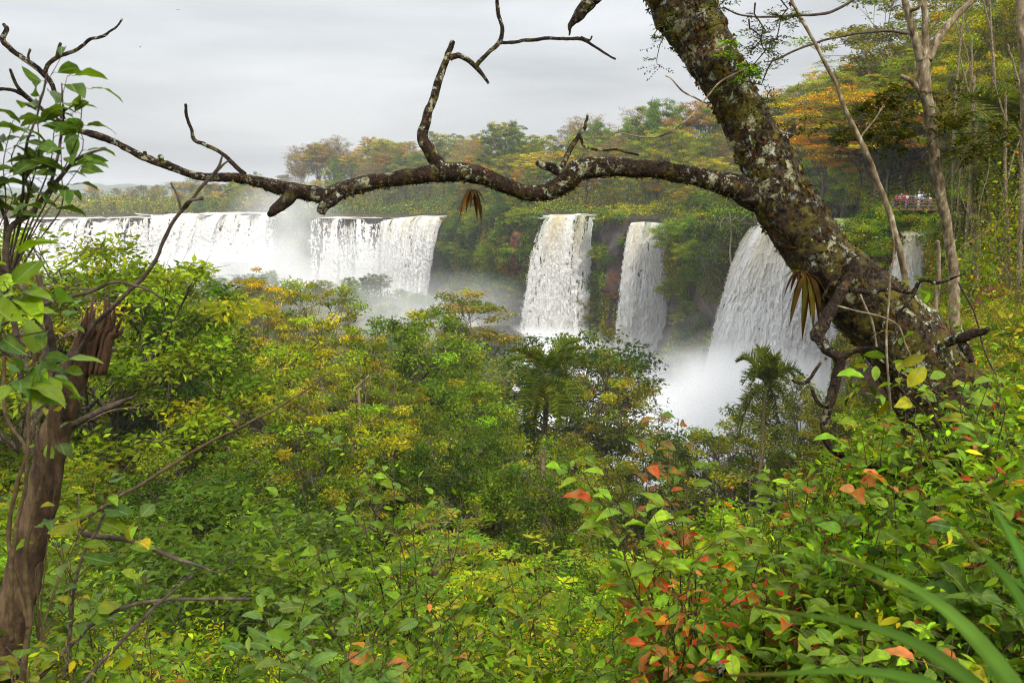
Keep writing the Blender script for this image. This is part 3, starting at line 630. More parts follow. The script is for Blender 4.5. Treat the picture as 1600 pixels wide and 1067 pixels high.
tk('bush', 'rounded green', 'shrub', 'shrub', 20, 3.4, 1.9, .05, .6, 14, 7, 8000, .135, BUSHPAL, flat=.7, rc=.28, tpl=T_LEAF, aspect=.45, tr=.012)
tk('bush2', 'fine-leaved olive', 'shrub', 'shrub', 21, 3.6, 1.8, .05, .6, 14, 8, 11000, .10, [(OL, 3), (GM, 3), (YG, 2), (GY, 1)], flat=.6, rc=.28, aspect=.35, tr=.012)
tk('bush3', 'yellow-green leafy', 'shrub', 'shrub', 22, 3.2, 1.9, .05, .6, 13, 7, 7500, .14, [(YG, 3), (LIME, 1), (GB, 3), (GM, 2), (YE, .2)], flat=.6, rc=.28, tpl=T_LEAF, aspect=.42, tr=.012)
tk('bush4', 'dark glossy', 'shrub', 'shrub', 23, 3.4, 2.0, .05, .6, 14, 7, 8000, .15, [(GD, 4), (GM, 3), (BLG, 1)], flat=.7, rc=.28, tpl=T_LEAF, aspect=.42, tr=.012)
for k in TK:
    if k.startswith('bush'): TK[k]['root']['category'] = 'shrub'

# shrubs and a tree of feathery compound leaves
def pinnate_kind(name, cat, adj, noun, seed, H, Rr, nfr, fl, pal, basef=.1, bark='stem'):
    rg = np.random.default_rng(seed); root = link(name, None); root['category'] = cat; gt = Geo(); gc = Geo()
    stems_ = []
    for k in range(9 if H < 6 else 14):
        az = k * 2.4; e = np.array((math.cos(az) * Rr * rg.uniform(.2, .8), math.sin(az) * Rr * rg.uniform(.2, .8), H * rg.uniform(.55, .95))); st = (0, 0, -.1) if H < 6 else (0, 0, H * rg.uniform(.3, .6))
        p = limbpath(rg, st, e, 8, .1, .05); tube(gt, p, np.linspace(H * .009, H * .003, 8), 5); stems_.append(p)
    if H >= 6: tube(gt, limbpath(rg, (0, 0, -1), (0, 0, H * .62), 8, 0, .01), np.linspace(H * .017, H * .009, 8), 7)
    for k in range(nfr):
        p = stems_[rg.integers(len(stems_))]; a = p[rg.integers(3, 8)] + rg.normal(size=3) * Rr * .12; az = rg.uniform(0, 6.28); d_ = np.array((math.cos(az), math.sin(az), 0)); u = np.linspace(0, 1, 15); L_ = fl * rg.uniform(.6, 1.2)
        r = a + d_[None] * (u * L_)[:, None]; r[:, 2] += L_ * (.45 * u - .75 * u * u) * rg.uniform(.5, 1.2); c = mixcols(rg, pal, 1)[0]
        sd = np.array((-d_[1], d_[0], 0)); m = 14
        for s2 in (-1, 1):
            t = sd[None] * s2 + d_[None] * .55 + np.stack([0 * u[1:], 0 * u[1:], -.3 + 0 * u[1:]], 1); nr = np.array([(0, 0, 1.)]) + rg.normal(size=(m, 3)) * .25
            ln = L_ * .22 * np.sin(np.clip(u[1:] * .9 + .12, 0, 1) * np.pi) ** .6
            cards(gc, r[1:], nr, t, ln, ln * .3, c * np.exp(rg.normal(size=(m, 1)) * .1))
    kid(gt.build('trunk', M[bark], root, True), root); kid(gc.build('crown', M['leaf'], root), root)
    TK[adj] = None; return dict(root=root, H=H, R=Rr, used=False, name=name, adj=adj, noun=noun)
TK['fern'] = pinnate_kind('feathery_shrub', 'shrub', 'feathery light green', 'shrub', 61, 3.0, 1.8, 520, .62, [(LIME, 1), (GB, 4), (YG, 2), (GM, 2), (GD, 1)])
TK['fern2'] = pinnate_kind('feathery_shrub', 'shrub', 'feathery olive', 'shrub', 62, 3.2, 1.7, 620, .5, [(OL, 3), (YG, 2), (GM, 2)])
TK['feather'] = pinnate_kind('feathery_tree', 'tree', 'feathery yellow-green', 'tree', 63, 12, 4.2, 1300, 1.1, [(YG, 4), (GB, 2), (YE, .6)], bark='palebark')
for k in [q for q in TK if TK[q] is None]: del TK[k]
# feather palm
def palm_kind(seed, H, FR, nf=20):
    rng = np.random.default_rng(seed); root = link('palm_tree', None); root['category'] = 'palm'
    g = Geo(); tp = limbpath(rng, (0, 0, -2), (rng.normal() * .3, rng.normal() * .3, H), 12, 0, .004); tube(g, tp, np.linspace(.2, .13, 12), 10); kid(g.build('trunk', M['palebark'], root, True), root)
    meshes = []
    for v in range(4):
        g = Geo(); m = 14; x = np.linspace(0, 1, m); cur = [1.1, .8, 1.4, 1.0][v]
        r = np.stack([x * 0, FR * (x - .12 * cur * x ** 2.5), FR * (.42 * x - .62 * cur * x * x)], 1); tube(g, r, np.linspace(.035, .008, m), 4, (.12, .15, .03))
        n = 130; s_ = np.linspace(.12, 1, n // 2); 
        for sd in (-1, 1):
            c = np.stack([np.interp(s_, x, r[:, k]) for k in range(3)], 1); ln = FR * .30 * np.sin(np.clip(s_ * 1.05, 0, 1) * np.pi * .85 + .35) ** .6
            t = np.stack([np.full(n // 2, sd * 1.0), np.full(n // 2, .75), rng.uniform(-.9, -.25, n // 2)], 1)
            nr = np.stack([rng.normal(size=n // 2) * .3, -.2 + 0 * s_, np.ones(n // 2)], 1)
            cards(g, c, nr, t, ln, .06, mixcols(rng, [((.055, .085, .015), 3), ((.09, .10, .02), 1.5), ((.03, .055, .012), 3)], n // 2), T_STRIP)
        meshes.append(g.mesh('frond', M['leaf']))
    for k in range(nf):
        o = link('frond', meshes[k % 4], root); kid(o, root); o.location = tuple(tp[-1]); o.rotation_euler = (R_(rng.uniform(-42, 38)), 0, k * 2.4 + rng.uniform(-.2, .2)); o.scale = (1, 1, 1)
    return dict(root=root, H=H + FR * .25, R=FR, used=False, name='palm_tree', adj='feathery', noun='palm')
TK['palm'] = palm_kind(5, 10, 2.9)

# placement with labels gathered for the end
PLACED = []
def put(key, x, y, z, h, zone, group, rz=None, wide=1.0, label=None):
    k = TK[key]
    if not k['used']: r = k['root']; k['used'] = True
    else: r = copy_thing(k['root'])
    h = min(h, k['H'] * 1.75); s_ = h / k['H']; r.location = (x, y, z); r.scale = (s_ * wide, s_ * wide, s_)
    r.rotation_euler = (0, 0, random.uniform(0, 6.28) if rz is None else rz)
    r['group'] = group
    PLACED.append((r, k['adj'], k['noun'], zone, x / y, label))
    return r
def put_top(key, px, py, D, ground, zone, group, label=None, wide=1.0, rz=None):
    t = P(px, py, D); gz = ground(t[0], t[1]); gz = float(gz)
    return put(key, t[0], t[1], gz, max(1.5, t[2] - gz), zone, group, rz, wide, label)
GS = 'trees on the near slope'; GI = 'trees on the misty low island'; GP = 'trees on the plateau above the falls'; GH = 'trees on the right-hand hillside'; GBu = 'shrubs on the near slope'
# hero trees
put_top('green2', 140, 372, 40, tz, '', GS, 'dense yellow-green round-topped tree in front of the far left falls', 1.05)
put_top('green', 225, 455, 44, tz, '', GS, 'green tree shouldering the round-topped tree, right of the broken trunk top')
put_top('airy', 30, 405, 36, tz, '', GS, 'thin dark-leaved tree at the left edge before the far falls')
put_top('midye', 395, 428, 72, tz, '', GS, 'golden yellow tree with pale bare limbs below the long dead branch', .75)
put_top('airy', 508, 436, 62, tz, '', GS, 'slim green-tipped tree just right of the golden yellow tree', .8)
put_top('pole', 728, 446, 84, tz, '', GS, 'sparse pale-limbed tree standing against the mist left of the centre falls', 1.1)
put_top('green', 655, 494, 70, tz, '', GS, 'dark forked leafy tree in the middle of the slope')
put_top('dark', 895, 532, 78, tz, '', GS, 'broad dark tree overlapping the foot of the central waterfall', 1.15)
put_top('olive', 945, 575, 70, tz, '', GS, 'olive tree with hanging creepers right of the broad dark tree', .9)
put_top('palm', 843, 560, 50, tz, '', GS, 'feathery palm with drooping fronds at the centre of the slope', .8)
put_top('palm', 1196, 572, 47, tz, '', GS, 'tall slim palm dark against the white mist', .5)
put_top('olive', 1262, 600, 60, tz, '', GS, 'airy olive tree under the leaning trunk against the spray', .9)
put_top('airy', 1165, 668, 56, tz, '', GS, 'thin small-leaved tree at the foot of the tall slim palm', 1.2)
put_top('green', 1105, 690, 62, tz, '', GS, 'round green tree at the edge of the white pool')
put_top('olive', 1330, 640, 50, tz, '', GS, 'fine-leaved tree behind the base of the leaning trunk')
put_top('airy', 575, 560, 46, tz, '', GS, 'thin-leaved twiggy tree standing out of the canopy left of the middle', .7)
put_top('pole', 470, 600, 40, tz, '', GS, 'long-stemmed thin tree with few leaves left of the slope centre', .8)
put_top('dark', 690, 690, 36, tz, '', GS, 'dark round tree in front of the sparse pale-limbed tree', .9)
put_top('dark', 300, 745, 30, tz, '', GS, 'dark dense tree on the left of the slope behind the arching twig', 1.0)
put_top('green', 470, 700, 33, tz, '', GS, 'mid-green tree left of the tall bright foreground shrub', .9)
put_top('dark', 830, 720, 34, tz, '', GS, 'shadowy dark tree in front of the centre palm', .9)
put_top('fern2', 760, 800, 17, tz, '', GBu, 'feathery olive shrub in the dip right of the bright foreground shrub', 1.2)
put_top('bush4', 330, 820, 18, tz, '', GBu, 'dark glossy shrub in the hollow above the grass clump', 1.3)
put_top('bush4', 250, 900, 12.5, tz, '', GBu, 'dark shrub behind the low arching twigs at lower left', 1.2)
# filler trees down the slope
rs = random.Random(11)
bands = [(10.5, 1.3, 'bush', 120), (17, 1.9, 'bush', 95), (24, 3.0, 'bush', 90), (33, 5.0, 'tree', 105), (44, 7.0, 'tree', 110), (57, 9, 'tree', 110), (72, 10, 'tree', 100), (90, 10.5, 'tree', 95), (112, 11, 'tree', 95)]
for D0, h0, typ, step in bands:
    a = -110 + rs.uniform(0, 50)
    while a < 1760:
        D = D0 * rs.uniform(.88, 1.13); A = a + rs.uniform(-25, 25); a += step * rs.uniform(.8, 1.2)
        x = unaz(A, D); z = float(tz(x, D)); h = h0 * rs.uniform(.75, 1.25)
        if z < -45.2 or (A > 1440 and D > 46): continue
        if A > 800 and D > 85: h *= .6
        if D > 85 and 860 < A < 1420: continue
        if D > 66 and 960 < A < 1420: h *= .55
        if 760 < A < 1000 and D > 66: h *= .8
        if A < 900 and D > 30: h *= 1.28
        if 30 < D < 70 and 950 < A < 1300: h *= .72
        if A < 1100 and D > 28:
            yc = float(np.interp(A, [0, 180, 270, 420, 650, 780, 950, 1000, 1100], [430, 455, 505, 535, 525, 550, 590, 640, 700])) + rs.uniform(-14, 34)
            hc = P(A, yc, D)[2] - z
            if hc < 2.5: continue
            h = min(h, hc)
        if 1340 < A < 1500 and D > 28:
            hm = P(A, 500, D)[2] - z
            if hm < 2: continue
            h = min(h, hm)
        zone = ('low down the slope near the bottom edge' if D < 28 else 'half way down the near slope' if D < 50 else 'on the lower slope' if D < 80 else 'at the foot of the slope')
        if typ == 'bush': h *= .75 if A > 1420 else 1; put(rs.choice(['bush', 'bush2', 'bush3', 'bush4', 'bush2', 'fern', 'fern2', 'fern']) if A < 1420 else 'bush2', x, D, z - .1, h * 1.5, zone, GBu, wide=1.1)
        else: put(rs.choice(['green', 'green2', 'yg', 'olive', 'yg', 'dark', 'green', 'airy', 'column2', 'yg', 'pole', 'bare', 'midye', 'feather'] if D > 40 else ['green', 'green2', 'yg', 'olive', 'yg', 'dark', 'green2', 'airy', 'feather']), x, D, z, h, zone, GS, wide=1.05)
# island in the mist
for D0 in (150, 178, 210, 245, 285, 325, 362):
    a = -40 + rs.uniform(0, 40)
    while a < 790:
        D = D0 * rs.uniform(.94, 1.06); A = a + rs.uniform(-14, 14); a += rs.uniform(.8, 1.25) * 9500 / D0
        x = unaz(A, D); z = float(isz(x, D))
        if z < -45.2: continue
        put(rs.choice(['green', 'dark', 'olive', 'dark', 'green', 'yg']), x, D, z, rs.uniform(7, 11), 'on the misty island' if D < 230 else 'at the far side of the misty island', GI, wide=1.25)
# plateau woods: a rank along the rim, taller ranks behind
def top_line(A): return np.interp(A, [-100, 100, 150, 200, 300, 420, 470, 530, 580, 640, 700, 760, 850, 880, 950, 1040, 1100, 1200, 1260, 1330, 1400], [304, 306, 298, 292, 276, 268, 234, 208, 204, 212, 208, 200, 178, 180, 172, 158, 154, 130, 120, 100, 70])
for off, hf, kinds, st in ((8, .30, ['green', 'dark', 'yg', 'rust', 'olive'], 26), (24, .5, ['tgreen', 'tyg', 'rust', 'tyg', 'yellow'], 28), (46, .74, ['tyg', 'trust', 'tyg', 'tgreen', 'yellow', 'tbare'], 32), (78, .92, ['trust', 'tolive', 'tyg', 'tbare', 'tgreen', 'palm', 'tyg'], 34), (120, 1.0, ['trust', 'tolive', 'tbare', 'trust', 'palm', 'tyg'], 38)):
    a = -60 if off > 20 else 436
    while a < 1400:
        A = a + rs.uniform(-8, 8); D = float(rimD(A)) + off * rs.uniform(.8, 1.2); a += st * rs.uniform(.7, 1.2) * 250 / D * (.95 if A > 700 else 1.25)
        if A < 436: D += 5
        x = unaz(A, D); z = float(plz(x, D))
        if in_fall(A, 6) and (A < 440 and off < 20 or A >= 440 and off < (110 if A > 1180 else 30 if A < 720 else 14)): continue
        yt = float(top_line(A)) + rs.uniform(-8, 12); ztop = P(A, yt, D)[2]; hmax = ztop - z
        if hmax < 3: continue
        h = hmax * hf * rs.uniform(.85, 1.1); h = min(h, hmax * 1.05); k = rs.choice(kinds)
        if off > 60 and rs.random() < .25: h *= .8
        far = A < 720
        zone = ('above the far falls' if A < 720 else 'behind the central falls' if A < 1060 else 'left of the widest waterfall' if A < 1180 else 'behind the leaning trunk') + (', at the brink' if off < 40 else '')
        put(k, x, D, z - .5, max(4, h), zone, GP, wide=1.0 * min(1.6, 1 + max(0, (9 - h)) * .06))
put_top('yellow', 610, 268, 470, plz, '', GP, 'bright yellow patch of foliage above the far right waterfall')
# right hillside
def hillz(x, y):
    A = azpx(x, y); return np.where(y < rimD(A), tz(x, y), plz(x, y))
put_top('orange', 1392, 135, 114, hillz, '', GH, 'big tree with a spreading orange crown over the viewing platform', 1.6, 1.0)
put_top('orange', 1386, 200, 122, hillz, '', GH, 'lower orange tree left of the big orange crown', 1.3)
put_top('feather', 1392, 55, 112, hillz, '', GH, 'feathery yellow-green tree rising above the orange crown', 1.9)
put_top('trust', 1290, 150, 170, plz, '', GH, 'brown-tinged flat-topped tree left of the orange crown', 1.2)
put_top('tyg', 1440, -20, 132, hillz, '', GH, 'tall yellow-green tree behind the forked slender trunk', 1.5)
put_top('palm', 1582, 175, 38, hillz, '', GH, 'bright feathery palm at the right edge', 1.0)
put_top('palm', 1388, 240, 106, hillz, '', GH, 'dark drooping palm just left of the people on the platform', 1.3)
put_top('palm', 1540, 30, 66, hillz, '', GH, 'palm head high among creepers near the top right corner')
for D0, lo, hi in ((42, 1600, 1820), (56, 1570, 1800), (70, 1550, 1800), (90, 1520, 1750), (118, 1460, 1560), (140, 1362, 1500), (175, 1355, 1440)):
    a = lo
    while a < hi:
        A = a + rs.uniform(-10, 10); a += rs.uniform(.8, 1.2) * 3000 / D0; D = D0 * rs.uniform(.93, 1.07)
        if D0 > 100 and in_fall(A, 10) and D < rimD(A) + 60 : continue
        x = unaz(A, D); z = float(hillz(x, D)); yt = np.interp(A, [1240, 1330, 1400, 1500, 1560, 1800], [160, 130, 90, -10, -60, -120]) + rs.uniform(-20, 80); h = P(A, yt, D)[2] - z
        if D0 < 60: h *= .8
        if h < 4: continue
        put(rs.choice(['creep', 'creep2', 'creep2', 'creep', 'tyg', 'column2']), x, D, z, h, 'on the right-hand hillside', GH, wide=.85)

for k, (px, yt, D) in enumerate([(1366, 334, 95), (1375, 330, 92), (1388, 336, 88.5), (1402, 344, 88), (1416, 345, 88), (1430, 346, 88), (1444, 342, 88), (1458, 338, 87), (1482, 350, 82), (1366, 362, 94), (1374, 380, 90)]):
    t = P(px, yt, D + (2 if 1396 < px < 1460 else 0)); h = (4.2 + (k % 3) * .6) if not 1392 < px < 1460 else 1.9; put(['bush', 'bush4', 'bush3', 'bush'][k % 4], t[0], t[1], t[2] - h, h, 'below the viewing platform', 'bushes under the viewing platform', wide=1.25)
cand = [k for k in range(len(rimf)) if A_[k] > 690 and A_[k] < 1325 and not in_fall(A_[k], 4)]
for k in range(110):
    i_ = rs.choice(cand); j_ = int((rs.random() ** 1.3) * K * .8); c = cliffV[i_, j_]; h = rs.uniform(3.5, 7.5) * (1.2 if c[1] > 220 else .85)
    kk = rs.choice(['green', 'green2', 'yg', 'rust', 'bush', 'bush3', 'yg', 'dark', 'olive'])
    put(kk, c[0] + nr2[i_][0] * 1.5, c[1] + nr2[i_][1] * 1.5, c[2] - h * .4, h, 'on the cliff ' + ('left of the central falls' if A_[i_] < 850 else 'between the two central falls' if A_[i_] < 990 else 'left of the widest waterfall' if A_[i_] < 1185 else 'near the small cascade'), 'bushy trees growing on the cliff', wide=1.5)
# big leafy trees closing the view behind the trunk
for k, (px, yt, D, kk) in enumerate([(1195, 150, 300, 'tyg'), (1225, 140, 290, 'trust'), (1250, 150, 275, 'tyg'), (1278, 135, 270, 'tgreen'), (1300, 130, 262, 'creep2'), (1322, 120, 258, 'tyg'), (1345, 115, 250, 'creep'), (1365, 110, 215, 'creep2'), (1240, 200, 262, 'green2'), (1268, 205, 258, 'green'), (1300, 210, 254, 'yg'), (1330, 205, 250, 'green2'), (1352, 200, 200, 'yg'), (1372, 170, 150, 'creep'), (1400, 150, 140, 'creep2'), (1425, 130, 120, 'tyg'), (1290, 245, 252, 'green'), (1320, 250, 248, 'dark'), (1255, 240, 258, 'yg'), (1345, 240, 200, 'green')]):
    put_top(kk, px, yt, D, plz, 'beyond the upper river', GP, None, 1.25)
# ------------------------------------------------------------------ uncountable greenery
rng = np.random.default_rng(77)
def stuff(name, label, c, nr, t, ls, wd, col, tpl=T_DIA, m='leaf'):
    g = Geo(); cards(g, c, nr, t, ls, wd, col, tpl); return tag(g.build(name, M[m]), label, kind='stuff')
# undergrowth over the slope
n = 120000; D = 7 + 120 * rng.random(n) ** 1.35; A = rng.uniform(-150, 1780, n); x = unaz(A, D); y = D
bul = fbm(np.stack([x * .35, y * .35], -1), 41, 3); hh = (.4 + np.clip(D / 14, 0, 3.2)) * np.clip(bul - .25, 0, 1) * rng.random(n) ** .6 * 2.6
z = tz(x, y) + hh; ok = (z > -45.5); pc = fbm(np.stack([x * .15, y * .15], -1), 43, 3)
cc = np.where(pc[:, None] > .55, mixcols(rng, PYG, n), mixcols(rng, PG + [(OL, 2), (GD, 3)], n)); nr, t = leaf_dirs(rng, n, .9, .2); sz = (.10 + D * .0042) * rng.uniform(.6, 1.4, n)
stuff('undergrowth', 'tangled undergrowth covering the near slope', np.stack([x, y, z], -1)[ok], nr[ok], t[ok], sz[ok], (sz * .45)[ok], cc[ok])
# undergrowth on the island and plateau
n = 60000; A = rng.uniform(-200, 800, n); D = rng.uniform(128, 400, n); x = unaz(A, D); z0 = isz(x, D); z = z0 + rng.random(n) * 5 * fbm(np.stack([x * .1, D * .1], -1), 3); ok = z0 > -45.4
nr, t = leaf_dirs(rng, n, .9, .2); sz = (.5 + D * .0012) * rng.uniform(.7, 1.4, n)
stuff('island_undergrowth', 'low scrub filling the misty island', np.stack([x, D, z], -1)[ok], nr[ok], t[ok], sz[ok], (sz * .55)[ok], mixcols(rng, PG + [(OL, 3)], n)[ok])
n = 150000; A = rng.uniform(440, 1700, n); D = rimD(A) + 1 + 130 * rng.random(n) ** 1.7; x = unaz(A, D); z0 = plz(x, D); land = z0 > level(A) - .6; z = z0 + rng.random(n) ** .8 * np.clip((D - rimD(A)) * .4, 3, 16) * fbm(np.stack([x * .08, D * .08], -1), 13)
nr, t = leaf_dirs(rng, n, .9, .2); sz = (.25 + D * .0014) * rng.uniform(.7, 1.4, n)
pc = fbm(np.stack([x * .06, D * .06], -1), 47, 3); cc = np.where(pc[:, None] > .5, mixcols(rng, PYG + [(OR, .4)], n), mixcols(rng, PG, n))
stuff('plateau_undergrowth', 'bushes crowding the plateau edge between the falls', np.stack([x, D, z], -1)[land], nr[land], t[land], sz[land], (sz * .5)[land], cc[land])
n = 60000; A = rng.uniform(-250, 500, n); D = rimD(A) + 16 + 190 * rng.random(n) ** 1.1; x = unaz(A, D); z0 = plz(x, D); land = z0 > level(A) - .6; z = z0 + rng.random(n) ** .7 * 15 * fbm(np.stack([x * .05, D * .05], -1), 19)
nr, t = leaf_dirs(rng, n, .9, .2); sz = 1.35 * rng.uniform(.6, 1.4, n)
stuff('far_bank_bushes', 'low bushes along the bank above the far falls', np.stack([x, D, z], -1)[land], nr[land], t[land], sz[land], (sz * .55)[land], mixcols(rng, POL + [(BR, .6), (YG, 2)], n)[land])
# leafy ground cover close to the camera
n = 30000; D = 2.6 + 7 * rng.random(n) ** .8; A = np.where(rng.random(n) < .8, rng.uniform(1020, 1900, n), rng.uniform(-250, 1020, n)); x = unaz(A, D); bul = fbm(np.stack([x * 1.1, D * 1.1], -1), 91, 3); z = tz(x, D) + 2.6 * np.clip(bul - .28, .03, 1) * rng.random(n) ** .7 * np.clip(D / 4, .5, 1.3)
pm = np.exp(-((x - np.interp(D, [4.6, 5.3, 6.1, 7], [c[0] for c in c0])) / .42) ** 2) * (D > 4.2) * (D < 7.2); ok = rng.random(n) > pm * 1.2
nr, t = leaf_dirs(rng, n, .7, .3); sz = .075 * rng.uniform(.5, 1.5, n)
stuff('ground_cover', 'leafy ground cover under the foreground shrubs', np.stack([x, D, z], -1)[ok], nr[ok], t[ok], sz[ok], (sz * rng.uniform(.25, .5, n))[ok], mixcols(rng, [(GB, 4), (GM, 5), (YG, 2), (GD, 2), (BR, .5)], n)[ok], T_LEAF)
n = 110000; m = 130; ca = rng.uniform(1470, 1680, m); cd = rng.uniform(32, 70, m); cd = np.where(ca < 1530, np.maximum(cd, 58), cd); k = rng.integers(0, m, n)
D = cd[k] + rng.normal(size=n) * .8; x = unaz(ca[k], cd[k]) + rng.normal(size=n) * rng.uniform(.25, 1.1, m)[k]; z0 = hillz(x, D); hgt = rng.uniform(4, 17, m)[k]
z = z0 + hgt * rng.random(n) ** .9; bunch = fbm(np.stack([x * .5, D * .5, z * .45], -1), 95, 3); ok = bunch > .47
nr, t = leaf_dirs(rng, n, .9, .6); sz = .17 * rng.uniform(.5, 1.4, n)
stuff('hillside_creepers', 'leafy creepers hanging between the trunks of the right-hand hillside', np.stack([x, D, z], -1)[ok], nr[ok], t[ok], sz[ok], (sz * .5)[ok], mixcols(rng, PYG + [(GB, 3), (OR, .25)], n, .4)[ok])
# creepers hanging on the cliffs
n = 420000; wq = np.where(in_fall(A_, 1), 0, 1) * np.where(A_ < 436, 0, 1) * (1 + (A_ > 436) * 120 / rimf[:, 1]); i = rng.choice(len(rimf), n, p=wq / wq.sum()); Ai = A_[i]; wgt = np.where(Ai < 436, 0, np.where(Ai > 1350, 1, 1.)); wgt = np.where(in_fall(Ai, 1), 0, wgt)
j = (rng.random(n) ** 1.05 * (K - 1)).astype(int); c = cliffV[i, j].copy(); c[:, :2] += tn[i] * rng.uniform(-.8, .8, (n, 1)); c[:, 2] += rng.uniform(-.6, .6, n)
nearc = np.clip((c[:, 1] - 60) / 110, .22, 1); cov = fbm(c * (.10, .10, .06), 61, 4); bul = fbm(c * (.16, .16, .13), 65, 3)
nearfall = in_fall(Ai, 9)
ok = (wgt > 0) & (cov > np.where(nearfall, .48, .40)) & ~((Ai > 1384) & (Ai < 1464)) & (rng.random(n) < np.clip(1.3 - .8 * (j / K) ** 3, 0, 1))
c[:, :2] += cliffN[i] * (np.clip(bul - .25, 0, 1) * 11 * rng.random(n) ** .6 * (.5 + .6 * (1 - j / K)) * nearc)[:, None]
nr = norm(rng.normal(size=(n, 3)) * .7 + np.concatenate([cliffN[i] * .7, np.full((n, 1), .8)], 1)); t = rng.normal(size=(n, 3)) * .6 + (0, 0, -1)
dist = c[:, 1]; sz = (.12 + dist * .0021) * rng.uniform(.6, 1.4, n); pc = fbm(c * (.07, .07, .1), 71, 3)[:, None]
cc = np.where(pc > .55, mixcols(rng, PYG + [(OR, .5)], n), np.where(pc < .44, mixcols(rng, PDK, n), mixcols(rng, PG + [(OL, 1.5)], n)))
stuff('cliff_creepers', 'creepers and bushes draped over the cliffs', c[ok], nr[ok], t[ok], sz[ok], (sz * .5)[ok], cc[ok])
print('STAGE greenery', flush=True)
# ------------------------------------------------------------------ the leaning tree with its long branch
def pxpath(rows, n):
    """rows of (px, py, D, width in picture pixels) -> smooth points and radii"""
    a = np.array([list(P(r[0], r[1], r[2])) + [r[3] * r[2] / FPX / 2] for r in rows]); q = spline(a, n)
    return q[:, :3], np.maximum(q[:, 3], .0012)
def part_tube(name, rows, n, sides, m, parent, bump=0, seed=0, fs=8, wob=0):
    p, r = pxpath(rows, n)
    if wob: p = p + (np.stack([fbm(p * 7 + 13 * k, seed + k, 3) for k in range(3)], 1) - .5) * wob
    g = Geo(); o0 = np.array(parent.matrix_world.translation) if parent is not None else 0
    loc = np.array(parent.location) if parent is not None and parent.type == 'EMPTY' else np.zeros(3)
    tube(g, p - loc, r, sides, bump=bump, seed=seed, fs=fs)
    o = g.build(name, M[m], parent, True); return o, p, r
base_t = P(1500, 760, 4.9)
LT = thing('leaning_tree', 'thick leaning tree trunk crusted with lichen and moss at the right', 'tree', tuple(base_t))
TRK = [(1560, 820, 4.9, 200), (1505, 700, 4.95, 156), (1462, 612, 5, 136), (1418, 540, 5.03, 124), (1352, 472, 5.06, 110), (1285, 402, 5.1, 92), (1233, 330, 5.15, 92), (1195, 250, 5.2, 78), (1154, 165, 5.25, 68), (1106, 80, 5.3, 74), (1063, 0, 5.35, 94), (1020, -90, 5.4, 96)]
trk, tp_, tr_ = part_tube('trunk', [(a_, b_, c_, d_) for a_, b_, c_, d_ in TRK], 520, 120, 'lichen', LT, .026, 3, 9, .05)
brow = [(1192, 308, 5.18, 60), (1150, 294, 5.15, 46), (1105, 279, 5.12, 32), (1040, 268, 5.1, 31), (1000, 264, 5.08, 30), (955, 261, 5.06, 33), (908, 266, 5.05, 38), (885, 284, 5.05, 36), (860, 299, 5.05, 31), (825, 302, 5.03, 27), (785, 289, 5.0, 28), (745, 274, 4.98, 31), (700, 268, 4.95, 33), (660, 272, 4.93, 28), (610, 280, 4.9, 27), (560, 290, 4.88, 28), (515, 303, 4.85, 28), (475, 300, 4.83, 27), (440, 295, 4.8, 25), (405, 283, 4.78, 19), (365, 277, 4.75, 16), (320, 276, 4.72, 15), (270, 264, 4.7, 14), (220, 243, 4.66, 13), (165, 217, 4.62, 12), (120, 203, 4.6, 10), (90, 188, 4.58, 9), (55, 163, 4.55, 8), (25, 143, 4.53, 7), (-20, 139, 4.5, 6)]
BRp, bp0, br0 = part_tube('branch', [(a_, b_, c_, d_ * .88) for a_, b_, c_, d_ in brow], 460, 28, 'lichenbranch', LT, .009, 17, 16, .03)
def sub(rows, n=50, name='side_branch', bump=.003):
    rows = [(a, b, np.interp(a, [-20, 0, 400, 800, 1165], [4.5, 4.52, 4.78, 5.02, 5.18]) + dd, w_) for a, b, dd, w_ in rows]
    p, r = pxpath(rows, n); p = p + (np.stack([fbm(p * 14 + 13 * k, k, 3) for k in range(3)], 1) - .5) * .02
    g = Geo(); tube(g, p - np.array(LT.location), r, 10, bump=bump, seed=int(abs(rows[0][0])), fs=30); o = g.build(name, M['lichenbranch'], LT, True)
    return o
